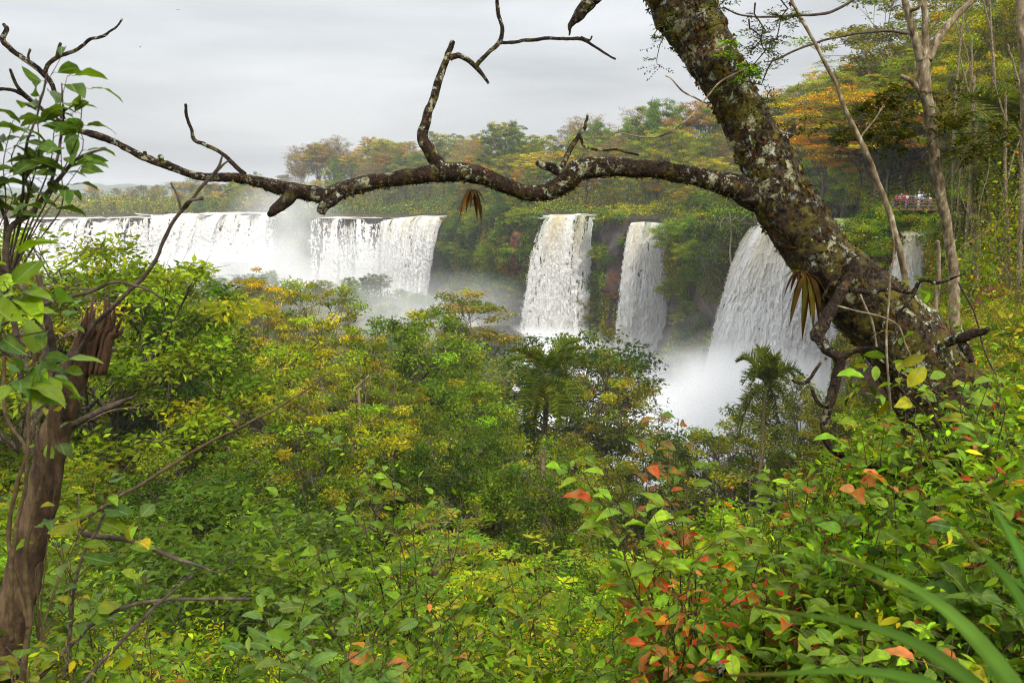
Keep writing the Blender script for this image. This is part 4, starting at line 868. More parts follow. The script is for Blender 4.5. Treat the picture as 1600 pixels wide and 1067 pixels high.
for rws in ([(690, 268, 0, 24), (668, 232, 0, 20), (660, 212, .02, 17), (672, 170, .05, 13), (684, 130, .07, 12), (695, 100, .1, 10), (708, 64, .12, 8)],
            [(703, 92, .1, 9), (722, 88, .1, 8), (745, 106, .1, 7), (763, 131, .1, 4)],
            [(742, 104, .1, 7), (764, 82, .05, 6), (780, 66, .05, 7), (784, 45, .05, 6), (778, 20, .05, 6), (775, -15, .05, 5)],
            [(780, 66, .05, 5), (815, 65, .05, 5), (860, 61, 0, 5), (905, 62, 0, 5), (925, 72, 0, 4), (963, 93, 0, 3)],
            [(908, 60, 0, 4), (921, 65, 0, 3), (925, 58, 0, 3)],
            [(462, 297, 0, 24), (445, 315, -.03, 20), (428, 330, -.05, 15), (418, 336, -.05, 7)],
            [(532, 300, 0, 22), (520, 312, -.03, 18), (507, 322, -.04, 17), (502, 333, -.05, 14)],
            [(882, 272, 0, 16), (862, 262, 0, 14), (845, 258, 0, 11), (838, 254, 0, 8)],
            [(878, 262, 0, 9), (890, 236, .05, 8), (904, 212, .07, 7), (914, 198, .07, 5), (917, 180, .07, 4)],
            [(905, 210, .07, 4), (914, 230, .07, 4), (940, 236, .08, 4), (965, 234, .1, 3.5), (998, 243, .1, 2.5)],
            [(383, 273, 0, 8), (365, 256, .03, 7), (345, 238, .05, 6), (322, 226, .06, 6), (303, 220, .06, 6), (298, 200, .07, 5), (292, 180, .08, 5), (291, 163, .08, 4)],
            [(250, 256, 0, 9), (252, 248, 0, 9), (249, 243, 0, 6)], [(228, 244, 0, 6), (227, 237, 0, 5)],
            [(102, 193, 0, 7), (93, 170, .05, 7), (84, 140, .05, 7), (70, 118, .06, 8), (45, 98, .06, 8), (22, 82, .08, 8), (5, 62, .08, 8), (10, 45, .08, 7), (5, 38, .1, 5)],
            [(70, 113, .06, 6), (82, 93, .08, 6), (112, 82, .1, 5.5), (135, 66, .1, 5), (160, 58, .1, 4), (182, 42, .1, 3), (192, 30, .1, 3)],
            [(88, 90, .08, 4), (92, 78, .08, 4), (95, 68, .08, 4)], [(45, 98, .06, 4), (44, 88, .06, 4), (48, 78, .07, 3)],
            [(55, 163, 0, 6), (35, 145, -.05, 6), (22, 125, -.05, 5), (15, 108, -.05, 4)],
            [(545, 290, 0, 5), (549, 299, -.02, 4), (552, 310, -.02, 2)], [(1178, 215, 0, 14), (1212, 222, -.05, 14), (1236, 206, -.05, 12), (1243, 195, -.05, 4)]):
    sub(rws)
def sub2(rws, m='lichenbranch', name='dead_limb'):
    p, r = pxpath(rws, 60); p = p + (np.stack([fbm(p * 9 + 13 * k, k, 3) for k in range(3)], 1) - .5) * .05
    g = Geo(); tube(g, p - np.array(LT.location), r * (1 + .25 * (noise(p * 25, 3) - .5)), 10, bump=.004, seed=9, fs=25); g.build(name, M[m], LT, True)
for rws in ([(1338, 405, 4.85, 12), (1322, 440, 4.8, 17), (1302, 478, 4.72, 19), (1286, 505, 4.65, 19), (1279, 522, 4.6, 20), (1290, 545, 4.55, 17), (1312, 560, 4.5, 18), (1306, 590, 4.48, 16), (1297, 625, 4.45, 15), (1292, 665, 4.42, 13), (1300, 700, 4.4, 12), (1345, 722, 4.38, 12), (1410, 752, 4.35, 11), (1450, 775, 4.3, 9)],
            [(1286, 513, 4.62, 16), (1274, 524, 4.6, 15), (1271, 533, 4.58, 9)], [(1312, 558, 4.5, 12), (1335, 547, 4.48, 11), (1370, 545, 4.45, 7)],
            [(1328, 452, 4.8, 8), (1360, 455, 4.78, 8), (1390, 449, 4.75, 7), (1422, 456, 4.7, 7), (1440, 440, 4.65, 6), (1470, 441, 4.6, 5), (1505, 428, 4.55, 3)],
            [(1300, 632, 4.45, 8), (1280, 629, 4.4, 7), (1266, 596 + 0 * 1, 4.4, 4)], [(1478, 533, 4.75, 16), (1505, 525, 4.65, 15), (1530, 520, 4.6, 13), (1546, 512, 4.55, 7)],
            [(1500, 528, 4.7, 14), (1508, 545, 4.65, 14), (1522, 566, 4.6, 10)], [(1385, 500, 4.7, 4), (1366, 545, 4.7, 4), (1395, 575, 4.65, 4), (1470, 610, 4.6, 3)],
            [(1435, 440, 4.65, 5), (1405, 500, 4.62, 4), (1398, 560, 4.6, 4), (1420, 640, 4.55, 4)], [(1345, 395, 4.8, 4), (1305, 430, 4.75, 4), (1285, 470, 4.7, 3)],
            [(890, 48, 5.5, 5), (903, 25, 5.5, 16), (930, -8, 5.5, 26)], [(893, 40, 5.5, 7), (888, 56, 5.5, 2)],
            [(1290, 500 + 60, 4.5, 5), (1262, 596, 4.45, 6), (1240, 594, 4.4, 5)]):
    sub2(rws)
# ragged moss and bark flakes on trunk and branch
rng = np.random.default_rng(5)
def flakes(pts, rad, n, size, under=0, seed=0, pal=None, par=None, hang=0):
    i = rng.integers(2, len(pts) - 2, n); t = norm(pts[i + 1] - pts[i - 1]); rnd = rng.normal(size=(n, 3)) + (0, 0, -under); o = norm(rnd - t * (rnd * t).sum(1, keepdims=True))
    c = pts[i] + o * (rad[i] * rng.uniform(.96, 1.06, n))[:, None]
    nr = o + rng.normal(size=(n, 3)) * .5; td = t * rng.normal(size=(n, 1)) + o * .5 + (0, 0, -hang) + rng.normal(size=(n, 3)) * .3
    s_ = size * rng.uniform(.4, 1.5, n); g = Geo()
    cards(g, c - np.array(LT.location), nr, td, s_, s_ * .5, mixcols(rng, pal, n, .35), T_STRIP); return tag(g.build('moss_and_flakes', M['leaf'], LT), kind='stuff')
PB = [((.035, .022, .014), 5), ((.05, .05, .012), 3), ((.09, .04, .02), 2), ((.2, .2, .12), .15)]
flakes(tp_, tr_, 5200, .026, pal=PB, hang=.2); flakes(bp0[20:330], br0[20:330], 2600, .014, .5, pal=PB, hang=.8)
# hanging leafy sprays from the upper trunk
def sprays(name, starts, ln, n_lf, lf, pal, parent, rg, droop=.9, spread=(.3, .3, .2), wd=.42):
    g = Geo(); gl = np.array(parent.location)
    for s0 in starts:
        s0 = np.array(s0); e = s0 + rg.normal(size=3) * spread * ln + (0, 0, -ln * droop * rg.uniform(.5, 1)); p = limbpath(rg, s0, e, 8, -.2, .07)
        tube(g, p - gl, np.linspace(.005, .0015, 8), 4, (.06, .04, .02))
        for q in range(1, 8):
            for sd in (-1, 1):
                d_ = norm(rg.normal(size=3) * (.8, .8, .3) + (0, 0, -.3)) ; L2 = ln * .25 * rg.uniform(.6, 1.2); m = n_lf
                u = np.linspace(.1, 1, m); c = p[q] + d_[None] * u[:, None] * L2; sidev = norm(np.cross(d_, (0, 0, 1.)))
                for s2 in (-1, 1):
                    t = sidev[None] * s2 + d_[None] * .5 + rg.normal(size=(m, 3)) * .15; nr = np.array([(0, 0, 1.)]) + rg.normal(size=(m, 3)) * .4
                    cards(g, c - gl, nr, t, lf * rg.uniform(.7, 1.2, m), lf * wd, mixcols(rg, pal, m))
    return tag(g.build(name, M['leaf'], parent), kind='stuff')
r5 = np.random.default_rng(15)
st = [P(*q) for q in [(1150, -10, 4.6), (1180, 5, 4.7), (1205, 20, 4.6), (1220, 0, 4.8), (1190, 40, 4.5), (1210, 90, 4.7), (1170, 30, 4.5), (1235, 10, 4.9), (1040, 10, 5.0), (1028, 25, 5.0), (1205, 140, 4.8), (1215, 60, 4.6)]]
sprays('hanging_foliage', st, .42, 7, .022, [((.02, .03, .02), 2), ((.04, .06, .02), 2)], LT, r5, .5)
st = [P(1165, 95, 5.0), P(1160, 120, 5.0), P(1150, 60, 5.0)]
sprays('trunk_ferns', st, .3, 7, .03, [(GM, 2), (LIME, 1)], LT, r5, .3)

# bromeliads and orchid tufts hanging on it
def tuft(label, c, ln, n, pal, down=.8, wid=.09, cat='air plant', name='air_plant'):
    rt = thing(name, label, cat, tuple(c))
    for k in range(n):
        rg = np.random.default_rng(k + int(c[0] * 100) % 97); az = k * 2.4; m = 6; u = np.linspace(0, 1, m)
        L_ = ln * rg.uniform(.6, 1.1); d_ = np.array((math.cos(az) * .7, math.sin(az) * .7, 0)); p = d_[None] * (u * L_ * .8)[:, None]; p[:, 2] = .25 * L_ * u - down * L_ * u ** 2 * rg.uniform(.6, 1.6)
        sd = np.array((-d_[1], d_[0], 0)) / .7; wv = wid * L_ * np.sin(np.clip(u * .95 + .08, 0, 1) * np.pi) ** .6
        V = np.concatenate([p - sd * wv[:, None] + (0, 0, wid * L_ * .3), p, p + sd * wv[:, None] + (0, 0, wid * L_ * .3)]); F = [(a, a + 1, m + a + 1, m + a) for a in range(m - 1)] + [(m + a, m + a + 1, 2 * m + a + 1, 2 * m + a) for a in range(m - 1)]
        g = Geo(); g.add(V, F, mixcols(rg, pal, 1)[0]); g.build('leaf', M['leaf'], rt, True)
    return rt
tuft('withered brown air plant hanging under the long branch', P(738, 298, 4.95), .16, 22, [((.07, .035, .018), 3), ((.03, .018, .012), 3)], 1.0)
tuft('drooping air plant with brown and olive leaves under the leaning trunk', P(1262, 432, 4.95), .26, 14, [((.05, .025, .015), 4), ((.05, .05, .012), 2)], 1.3)
tuft('small spiky air plant where the long branch bends right', P(1250, 425, 4.85), .16, 8, [((.05, .02, .02), 4), (OL, 1)], .8)

# ------------------------------------------------------------------ slender trees and lianas on the right
def slim(label, name, rowsets, m='palebark', cat='tree', bump=.004, names=None):
    b0 = P(*rowsets[0][0][:3]); rt = thing(name, label, cat, tuple(b0))
    for k, rws in enumerate(rowsets):
        p, r = pxpath(rws, 90); p = p + (np.stack([fbm(p * 3 + 13 * q, q + k, 3) for q in range(3)], 1) - .5) * .05
        r = r * .84; g = Geo(); tube(g, p - b0, r, 14, bump=bump * min(1, r.mean() / .03), seed=k, fs=14); g.build(('trunk' if k == 0 else 'limb') if names is None else names[min(k, len(names) - 1)], M[m], rt, True)
    return rt
SL = slim('slender pale forked tree standing in front of the viewing platform', 'slender_tree', [
    [(1525, 700, 7.6, 30), (1505, 560, 7.8, 24), (1492, 500, 7.9, 20), (1488, 420, 8, 18), (1476, 340, 8, 18), (1463, 260, 8, 18), (1452, 180, 8, 19), (1446, 120, 8, 22), (1442, 88, 8, 22)],
    [(1440, 92, 8, 20), (1428, 55, 8, 13), (1420, 20, 8, 11), (1412, -20, 8, 10)], [(1446, 90, 8, 16), (1446, 50, 8, 11), (1444, 0, 8, 10), (1443, -30, 8, 9)],
    [(1450, 92, 8, 20), (1466, 60, 8, 15), (1492, 28, 8, 12), (1525, -5, 8, 10), (1550, -30, 8, 8)], [(1458, 165, 8, 10), (1440, 150, 8, 10), (1425, 128, 8, 9), (1408, 118, 8, 7)],
    [(1420, 20, 8, 8), (1438, 8, 7.9, 6), (1445, -30, 7.9, 6)]])
sprays('foliage', [P(*q) for q in [(1390, 130, 8), (1370, 150, 8), (1350, 160, 8.2), (1330, 170, 7.8), (1420, 200, 8), (1500, 180, 8), (1560, 190, 8.2), (1540, 220, 8), (1500, 210, 7.8), (1340, 190, 8), (1310, 200, 8)]] * 2, .6, 10, .05, [((.03, .045, .012), 3), ((.08, .08, .015), 1)], SL, r5, .15, (.8, .5, .1))
slim('thin leaning sapling pole crossing behind the thick trunk', 'leaning_pole', [[(1440, 520, 6.2, 13), (1420, 465, 6.2, 12), (1400, 370, 6.2, 11), (1372, 280, 6.2, 10), (1345, 218, 6.2, 9), (1305, 130, 6.2, 7), (1265, 55, 6.2, 6), (1230, -10, 6.2, 5)], [(1345, 218, 6.2, 4), (1365, 190, 6.2, 3), (1382, 165, 6.2, 3)]], 'palebark')
slim('straight grey liana stem rising beside the slender forked tree', 'liana', [[(1440, 600, 5.6, 9), (1455, 540, 5.7, 8), (1466, 450, 5.8, 7), (1468, 400, 5.8, 7), (1466, 375, 5.8, 6)]], 'palebark', 'vine', names=['stem'])
slim('tan-barked trunk at the right edge near the top', 'slender_tree', [[(1608, 300, 6.6, 12), (1602, 180, 6.6, 13), (1598, 80, 6.6, 14), (1594, -20, 6.6, 14)]], 'palebark')
VL = [('black twig reaching left across the sky from the top of the slender tree', [(1420, 50, 7, 5), (1350, 52, 7, 4), (1260, 70, 7, 4), (1215, 90, 7, 3.5), (1195, 95, 7, 2)]),
      ('upper black twig crossing the sky near the thick trunk top', [(1340, -5, 6, 5), (1290, 18, 6, 5), (1220, 25, 6, 4), (1160, 22, 6, 3), (1130, 10, 6, 3)]),
      ('curling thin vine swinging from the thick trunk over the forest', [(1190, 100, 4.9, 3), (1130, 125, 4.9, 3), (1105, 150, 4.85, 3), (1085, 178, 4.85, 3), (1050, 205, 4.85, 3), (1010, 215, 4.9, 3), (960, 207, 4.9, 2)]),
      ('fine twig poking left of the thick trunk', [(1110, 165, 5, 3), (1070, 145, 5, 3), (1050, 125, 5, 2.5), (1040, 120, 5, 2)]),
      ('dark cord-like liana hanging down at the far right', [(1500, 440, 5.4, 4), (1522, 490, 5.4, 3), (1545, 560, 5.4, 3), (1570, 610, 5.4, 3)]),
      ('looping reddish liana on the right bank', [(1500, 300, 30, 1.4), (1512, 330, 30, 1.4), (1545, 350, 30, 1.4), (1540, 370, 30, 1.4), (1556, 400, 30, 1.4), (1580, 440, 30, 1.4), (1562, 500, 30, 1.4), (1565, 540, 30, 1.4)]),
      ('pale liana looping down the right hillside', [(1590, 300, 34, 1.4), (1560, 350, 34, 1.4), (1500, 390, 34, 1.4), (1530, 420, 34, 1.4), (1520, 470, 34, 1.4), (1600, 470, 34, 1.4)]),
      ('straight pale liana hanging between creepers at the right', [(1540, 180, 36, 1.4), (1545, 260, 36, 1.4), (1530, 330, 36, 1.4), (1534, 420, 36, 2)]),
      ('yellow-leaved climbing stem rising in front of the trunk base', [(1392, 640, 4.3, 5), (1386, 560, 4.3, 4), (1392, 480, 4.3, 4), (1388, 420, 4.3, 3.5), (1392, 380, 4.3, 3), (1386, 345, 4.3, 2)]),
      ('second thin climbing stem winding over the trunk base', [(1480, 680, 4.3, 5), (1440, 600, 4.3, 4), (1420, 540, 4.3, 4), (1400, 500, 4.3, 3), (1310, 478, 4.35, 3)]),
      ('brown climbing stem down the shaded side of the trunk', [(1345, 460, 4.4, 4), (1365, 500, 4.4, 4), (1372, 540, 4.4, 4)])]
for lab, rws in VL:
    v = slim(lab, 'vine', [rws], 'twig' if 'black' in lab or 'dark' in lab else 'palebark', 'vine', names=['stem'])
for k in range(34):
    px = random.uniform(1490, 1600); D = random.uniform(34, 50); y0 = random.uniform(120, 330)
    rws = [(px, y0, D, 1.0)]
    for q in range(4): rws.append((rws[-1][0] + random.uniform(-14, 14), rws[-1][1] + random.uniform(25, 60), D, 1.0))
    o = slim('thin tan creeper stems hanging among the leaves of the right hillside', 'hanging_vine', [rws], 'palebark', 'vine', names=['stem']); o['group'] = 'hanging vines on the right hillside'; PLACED.append((o, 'thin tan', 'creeper stem', 'hanging on the right hillside', px, None))

for k, (x0, y0, x1, y1, w_, D) in enumerate([(1528, 470, 1522, 120, 11, 40), (1556, 460, 1545, -20, 8, 44), (1578, 430, 1572, 150, 9, 36), (1508, 400, 1518, 60, 7, 52), (1592, 420, 1597, 100, 13, 33), (1488, 330, 1505, 20, 6, 60)]):
    xm = (x0 + x1) / 2 + (-6, 7, -4, 5, 3, -5)[k]; ym = (y0 + y1) / 2
    slim(['thick grey trunk wrapped in creepers, right of the slender forked tree', 'straight pale trunk running out of the top of the photo at right', 'pale trunk under the bright palm fronds at the right', 'thin upright trunk just right of the slender forked tree top', 'stout pale trunk at the far right edge', 'thin far trunk rising behind the viewing platform path'][k], 'forest_tree',
         [[(x0, y0 + 60, D, w_ * .8), (x0, y0, D, w_ * .7), (xm, ym, D, w_ * .62), (x1, y1, D, w_ * .45)], [(xm, ym, D, w_ * .5), (xm + 14, ym - 50, D, w_ * .35), (xm + 34, ym - 95, D, w_ * .2)], [(x1 * .7 + xm * .3, y1 * .7 + ym * .3, D, w_ * .4), (x1 - 22, y1 - 30, D, w_ * .2)]], 'palebark', bump=.02)
# ------------------------------------------------------------------ broken tree and saplings on the left
BT = slim('broken dark tree trunk with a splintered top at the left', 'broken_tree', [
    [(-30, 1180, 3.0, 90), (12, 1000, 3.0, 72), (45, 850, 3.0, 62), (76, 720, 3.0, 56), (98, 640, 3.0, 54), (122, 580, 3.0, 56), (148, 530, 3.0, 44)]], 'stump', bump=.02)
sh = np.random.default_rng(8)
for k in range(30):
    a0 = sh.uniform(-28, 28); ln = sh.uniform(10, 75) * (1 - abs(a0) / 60); x1 = 148 + a0 + sh.uniform(4, 22)
    dz = sh.uniform(-.07, .05); w0 = sh.uniform(6, 13); rws = [(134 + a0, 585, 3 + dz, w0), (146 + a0, 530, 3 + dz, w0), (x1 - 3 + a0 * .2 + sh.uniform(-3, 3), 525 - ln * .5, 3 + dz, w0 * .7), (x1 + a0 * .3 + sh.uniform(-4, 4), 520 - ln, 3 + dz, .8)]
    p, r = pxpath(rws, 10); g = Geo(); tube(g, p - np.array(BT.location), r, 4, bump=.006, fs=60, seed=k); g.build('splinter', ramp_mat('splintered_wood', 20, [(.3, (.035, .02, .012)), (.6, (.13, .07, .035)), (.75, (.24, .15, .08))], stretch=(1, 1, .2)) if k == 0 else M['splint'], BT); 
    if k == 0: M['splint'] = bpy.data.materials['splintered_wood']
for rws in ([(95, 660, 3, 20), (60, 600, 2.95, 14), (20, 555, 2.95, 12), (-20, 530, 2.9, 10)], [(110, 665, 3, 13), (150, 645, 2.95, 9), (185, 630, 2.95, 8), (215, 618, 2.9, 3)], [(90, 600, 3, 14), (78, 520, 2.95, 12), (60, 430, 2.95, 9)], [(75, 580, 2.9, 12), (60, 500, 2.9, 11), (30, 440, 2.9, 8)]):
    p, r = pxpath(rws, 30); g = Geo(); tube(g, p - np.array(BT.location), r, 8, bump=.004, fs=25); g.build('limb_stub', M['twig'], BT, True)
def stems(label, rowsets, m='twig', cat='sapling', name='sapling', wob=.02):
    b0 = P(*rowsets[0][0][:3]); rt = thing(name, label, cat, tuple(b0))
    for k, rws in enumerate(rowsets):
        p, r = pxpath(rws, 60); p = p + (np.stack([fbm(p * 9 + 13 * q, q + k, 3) for q in range(3)], 1) - .5) * wob
        r = r * (1 + .5 * np.clip(noise(p * 28, k) - .6, 0, 1))
        g = Geo(); tube(g, p - b0, r, 8, bump=.0012, seed=k, fs=40); g.build('stem', M[m], rt, True)
    return rt
stems('brown climbing stems twining up the front of the broken trunk', [[(30, 1090, 2.6, 12), (45, 980, 2.6, 9), (40, 880, 2.6, 8), (60, 780, 2.6, 7), (78, 700, 2.6, 6), (80, 620, 2.6, 7), (75, 560, 2.6, 5)],
       [(45, 980, 2.6, 8), (15, 860, 2.6, 7), (25, 760, 2.6, 7), (38, 700, 2.6, 6), (10, 650, 2.6, 6), (5, 560, 2.6, 5)], [(20, 1000, 2.55, 8), (18, 880, 2.5, 7), (40, 740, 2.5, 6), (45, 640, 2.55, 5), (55, 540, 2.55, 6)]], 'stem')
SAP = stems('dark sapling stems rising through the leaf cluster at the upper left', [[(40, 620, 2.35, 9), (25, 520, 2.35, 9), (12, 430, 2.35, 9), (15, 360, 2.35, 9), (45, 335, 2.35, 8), (80, 290, 2.35, 7), (120, 250, 2.35, 5), (165, 235, 2.35, 3)], [(15, 360, 2.35, 8), (5, 330, 2.35, 6), (-10, 290, 2.35, 5)], [(25, 345, 2.35, 5), (35, 290, 2.35, 4), (40, 230, 2.35, 4), (62, 170, 2.4, 3), (75, 115, 2.4, 3)], [(80, 290, 2.35, 5), (95, 230, 2.4, 4), (100, 180, 2.4, 3), (98, 130, 2.4, 2)], [(12, 430, 2.35, 5), (-15, 400, 2.3, 4)]])
stems('long bare diagonal twig in front of the far falls', [[(95, 590, 2.9, 6), (150, 508, 2.9, 7), (205, 450, 2.9, 6.5), (245, 405, 2.9, 6), (270, 350, 2.9, 5.5), (300, 315, 2.9, 5), (335, 272, 2.9, 5), (347, 244, 2.9, 3)], [(283, 333, 2.9, 4), (275, 312, 2.9, 4), (266, 286, 2.9, 3)], [(283, 330, 2.9, 4), (296, 316, 2.88, 4), (318, 310, 2.88, 6)], [(335, 272, 2.9, 4), (350, 258, 2.9, 3), (360, 252, 2.9, 3)]], name='bare_twig', cat='twig')
stems('long arching twig with reddish buds crossing the slope at left', [[(100, 830, 3.4, 7), (180, 780, 3.4, 6), (240, 745, 3.4, 6), (330, 690, 3.4, 5), (400, 655, 3.4, 4), (450, 628, 3.4, 3), (520, 580, 3.4, 2)], [(372, 668, 3.4, 5), (360, 655, 3.4, 4), (348, 645, 3.4, 4)], [(372, 668, 3.4, 4), (378, 648, 3.4, 4), (385, 640, 3.4, 3)]], 'stem', name='bare_twig', cat='twig')
stems('low arching twigs at the lower left', [[(60, 1060, 2.7, 8), (140, 980, 2.8, 7), (210, 945, 2.8, 6), (300, 935, 2.85, 5), (390, 937, 2.9, 5)], [(120, 1080, 2.6, 8), (180, 1010, 2.7, 7), (240, 950, 2.75, 6), (300, 900, 2.8, 3)], [(105, 830, 2.9, 8), (200, 845, 2.9, 9), (270, 870, 2.9, 7), (300, 880, 2.9, 5), (345, 892, 2.9, 3), (380, 850, 2.9, 2)], [(100, 1060, 2.7, 6), (120, 900, 2.7, 5), (150, 830, 2.75, 5), (190, 760, 2.8, 4)]], name='bare_twig', cat='twig')
stems('dark curved twig beside the splintered trunk top', [[(0, 505, 2.5, 7), (60, 480, 2.5, 6), (140, 455, 2.5, 5), (180, 440, 2.5, 4), (230, 452, 2.5, 4), (256, 470, 2.5, 3)]], name='bare_twig', cat='twig')

# ------------------------------------------------------------------ broad-leaved shrubs close to the camera: every leaf an object
def leaf_mesh(kind, v=0):
    cv = (.22, .02, .45)[v]; fo = (.25, .55, .1)[v]; tw = (0, .12, -.16)[v]; m = 9; y = np.linspace(0, 1, m)
    wv = {'ovate': .30 * np.sin(np.pi * np.clip(y, 0, 1) ** .75) ** .8 * (1 - .25 * y), 'lance': .15 * np.sin(np.pi * y ** .8) ** .8, 'round': .38 * np.sin(np.pi * y ** .85) ** .6, 'elliptic': .23 * np.sin(np.pi * y ** .95) ** .75}[kind]
    wv[0] = .008; wv[-1] = .002
    V = []; 
    for k in range(m):
        z = .10 * math.sin(y[k] * 3) - cv * y[k] ** 2; wz = fo * wv[k] + .018 * math.sin(k * 2.1)
        V += [(-wv[k], y[k], z + wz), (-wv[k] * .5, y[k], z + wz * .35), (0, y[k], z), (wv[k] * .5, y[k], z + wz * .35), (wv[k], y[k], z + wz + .012 * math.cos(k * 1.7))]
    F = [(5 * a + b, 5 * a + b + 1, 5 * a + b + 6, 5 * a + b + 5) for a in range(m - 1) for b in range(4)]
    V = np.array(V); V[:, 0] += tw * V[:, 1] ** 2; V[:, 2] += tw * V[:, 0] * 1.5; g = Geo(); g.add(V, F); return g.mesh('leaf', M['leafobj'], True)
LM = {k: [leaf_mesh(k, v) for v in range(3)] for k in ('ovate', 'lance', 'round', 'elliptic')}
NLEAF = 0
def put_leaf(par, pos, d_, up, ln, col, kind):
    global NLEAF; NLEAF += 1
    y = Vector(d_).normalized(); z = Vector(up); z = (z - y * z.dot(y)); z = z.normalized() if z.length > 1e-4 else Vector((0, 0, 1)); x = y.cross(z)
    o = link('leaf', LM[kind][NLEAF % 3], par); wx_ = .8 + .45 * ((NLEAF * 37) % 11) / 11; x = x * wx_; o.matrix_local = Matrix(((x[0] * ln, y[0] * ln, z[0] * ln, pos[0]), (x[1] * ln, y[1] * ln, z[1] * ln, pos[1]), (x[2] * ln, y[2] * ln, z[2] * ln, pos[2]), (0, 0, 0, 1)))
    o.color = (col[0], col[1], col[2], 1)
def shrub(label, base, tips, n, ll, pal, kind='ovate', sr=.006, cat='shrub', name='leafy_shrub', start=.3, droop=.25, young=None, whorl=0, m='stem', upright=.35):
    rg = np.random.default_rng(abs(hash((round(base[0], 3), round(base[1], 3), n))) % 99991 if False else int(abs(base[0] * 1000 + base[1] * 77 + n * 13)) % 99991)
    rt = thing(name, label, cat, tuple(base)); g = Geo(); b0 = np.array(base); per = max(3, n // len(tips))
    for tpx in tips:
        e = np.array(tpx) - b0; mid = e * .5 + rg.normal(size=3) * np.linalg.norm(e) * .06; mid[2] = e[2] * .6; 
        p = spline(np.array([(0, 0, 0), mid * .5 * (1, 1, 1.1), mid, e * .8 + rg.normal(size=3) * .03, e]), 26)
        tube(g, p, np.linspace(sr, sr * .25, 26), 6, bump=sr * .15, fs=60)
        d_ = norm(np.gradient(p, axis=0)); kk = np.linspace(start, 1, per) * 25 + rg.uniform(-.5, .5, per); kk = np.clip(kk, 0, 25)
        for q, kf in enumerate(kk):
            k0 = int(min(24, kf)); pos = p[k0] + (p[min(25, k0 + 1)] - p[k0]) * (kf - k0); ax = d_[k0]
            az = q * (2.4 if not whorl else 2.4) + rg.uniform(-.4, .4); s1 = norm(np.cross(ax, (.3, .2, 1.0))); s2 = np.cross(ax, s1)
            outv = s1 * math.cos(az) + s2 * math.sin(az); outv[2] *= .4; dv = norm(outv + ax * rg.uniform(.1, .7) + np.array((0, 0, -droop * rg.uniform(.2, 1.6))))
            
            if q % 4 == 0 or start > .55:
                tw0 = pos; twd = norm(outv + ax * .8 + np.array((0, 0, .1))); twl = ll * rg.uniform(1.0, 2.4) if start <= .55 else 0
                if twl: tube(g, np.array([tw0, tw0 + twd * twl * .5 + (0, 0, .01), tw0 + twd * twl]), [sr * .45, sr * .3, sr * .15], 4)
            if twl:
                side = norm(np.cross(twd, (0, 0, 1.))) * (1 if q % 2 else -1); pos = tw0 + twd * twl * (.3 + .23 * (q % 4)); dv = norm(side * rg.uniform(.4, 1) + twd * .8 + np.array((0, 0, -droop * rg.uniform(.2, 1.6)))) if q % 4 < 3 else norm(twd + np.array((0, 0, -droop)))
            frac = q / per; ln = ll * rg.uniform(.55, 1.25) * (1 - .35 * max(0, frac - .8) / .2); pet = ln * .22
            tube(g, np.array([pos, pos + dv * pet * .5 + (0, 0, .004), pos + dv * pet]), [sr * .3, sr * .22, sr * .16], 4)
            c = mixcols(rg, young if (young and frac > .72 and rg.random() < .7) else pal, 1, .2)[0]
            up = norm(np.array((0, 0, 1.)) + rg.normal(size=3) * .45 + (0, -upright, 0))
            put_leaf(rt, pos + dv * pet, dv, up, ln, c, kind if rg.random() < .85 else 'elliptic')
    g.build('stems', M[m], rt, True)
    if n > 90 and whorl == 0 and cat == 'shrub':          # the small inner leaves, too many to pick apart
        q = int(n * 3.2); tp4 = np.array(tips)[rg.integers(0, len(tips), q)] - b0; u = rg.random((q, 1)) ** .7
        c = tp4 * (.35 + .62 * u) + rg.normal(size=(q, 3)) * (.13, .13, .09); nr_, td_ = leaf_dirs(rg, q, .8, .35); sz_ = ll * rg.uniform(.3, .62, q)
        g = Geo(); cards(g, c, nr_, td_, sz_, sz_ * rg.uniform(.28, .5, q), mixcols(rg, [x_ for x_ in pal if x_[0][0] < .3] or pal, q, .25), T_LEAF); tag(g.build('foliage', M['leaf'], rt), kind='stuff')
    return rt
def region(cx, cy_, rx, ry, D, dd, n, seed, top=True):
    rr = random.Random(seed); out = []
    for k in range(n):
        a = rr.uniform(0, 6.28); q = math.sqrt(rr.random()); out.append(P(cx + math.cos(a) * rx * q, cy_ + math.sin(a) * ry * q, D + rr.uniform(-dd, dd)))
    return out
def gb(px, D): x = unaz(px, D); return (x, D, float(tz(x, D)))
PBR = [(LIME, 1.2), (GB, 4), ((.05, .12, .012), 3), (GM, 2)]; PRM = [(GB, 5), (GM, 3), (LIME, 2), (RD, .45), (PK, .35), ((.2, .05, .03), .4), (OR, .25)]
T = lambda l: [P(*q) for q in l]
shrub('tall bright green shrub with upright leafy shoots, bottom centre', gb(600, 5.0), T([(545, 648, 5), (470, 755, 4.8), (612, 700, 5.1), (655, 745, 4.9), (560, 770, 4.7), (725, 770, 5), (500, 820, 4.6), (415, 790, 4.7), (690, 840, 4.8), (625, 860, 4.5), (540, 890, 4.4), (450, 860, 4.5), (580, 720, 5.3), (640, 800, 4.6)]), 290, .115, PBR, 'ovate', .009, start=.35)
shrub('bright leafy shrub behind and right of the tall bottom centre shrub', gb(690, 5.6), T([(700, 800, 5.6), (660, 850, 5.5), (740, 850, 5.4), (790, 880, 5.3), (620, 930, 5), (700, 930, 5), (760, 940, 5), (720, 990, 4.8)]), 180, .10, PBR + [(GM, 3)], 'ovate', .007, start=.3)
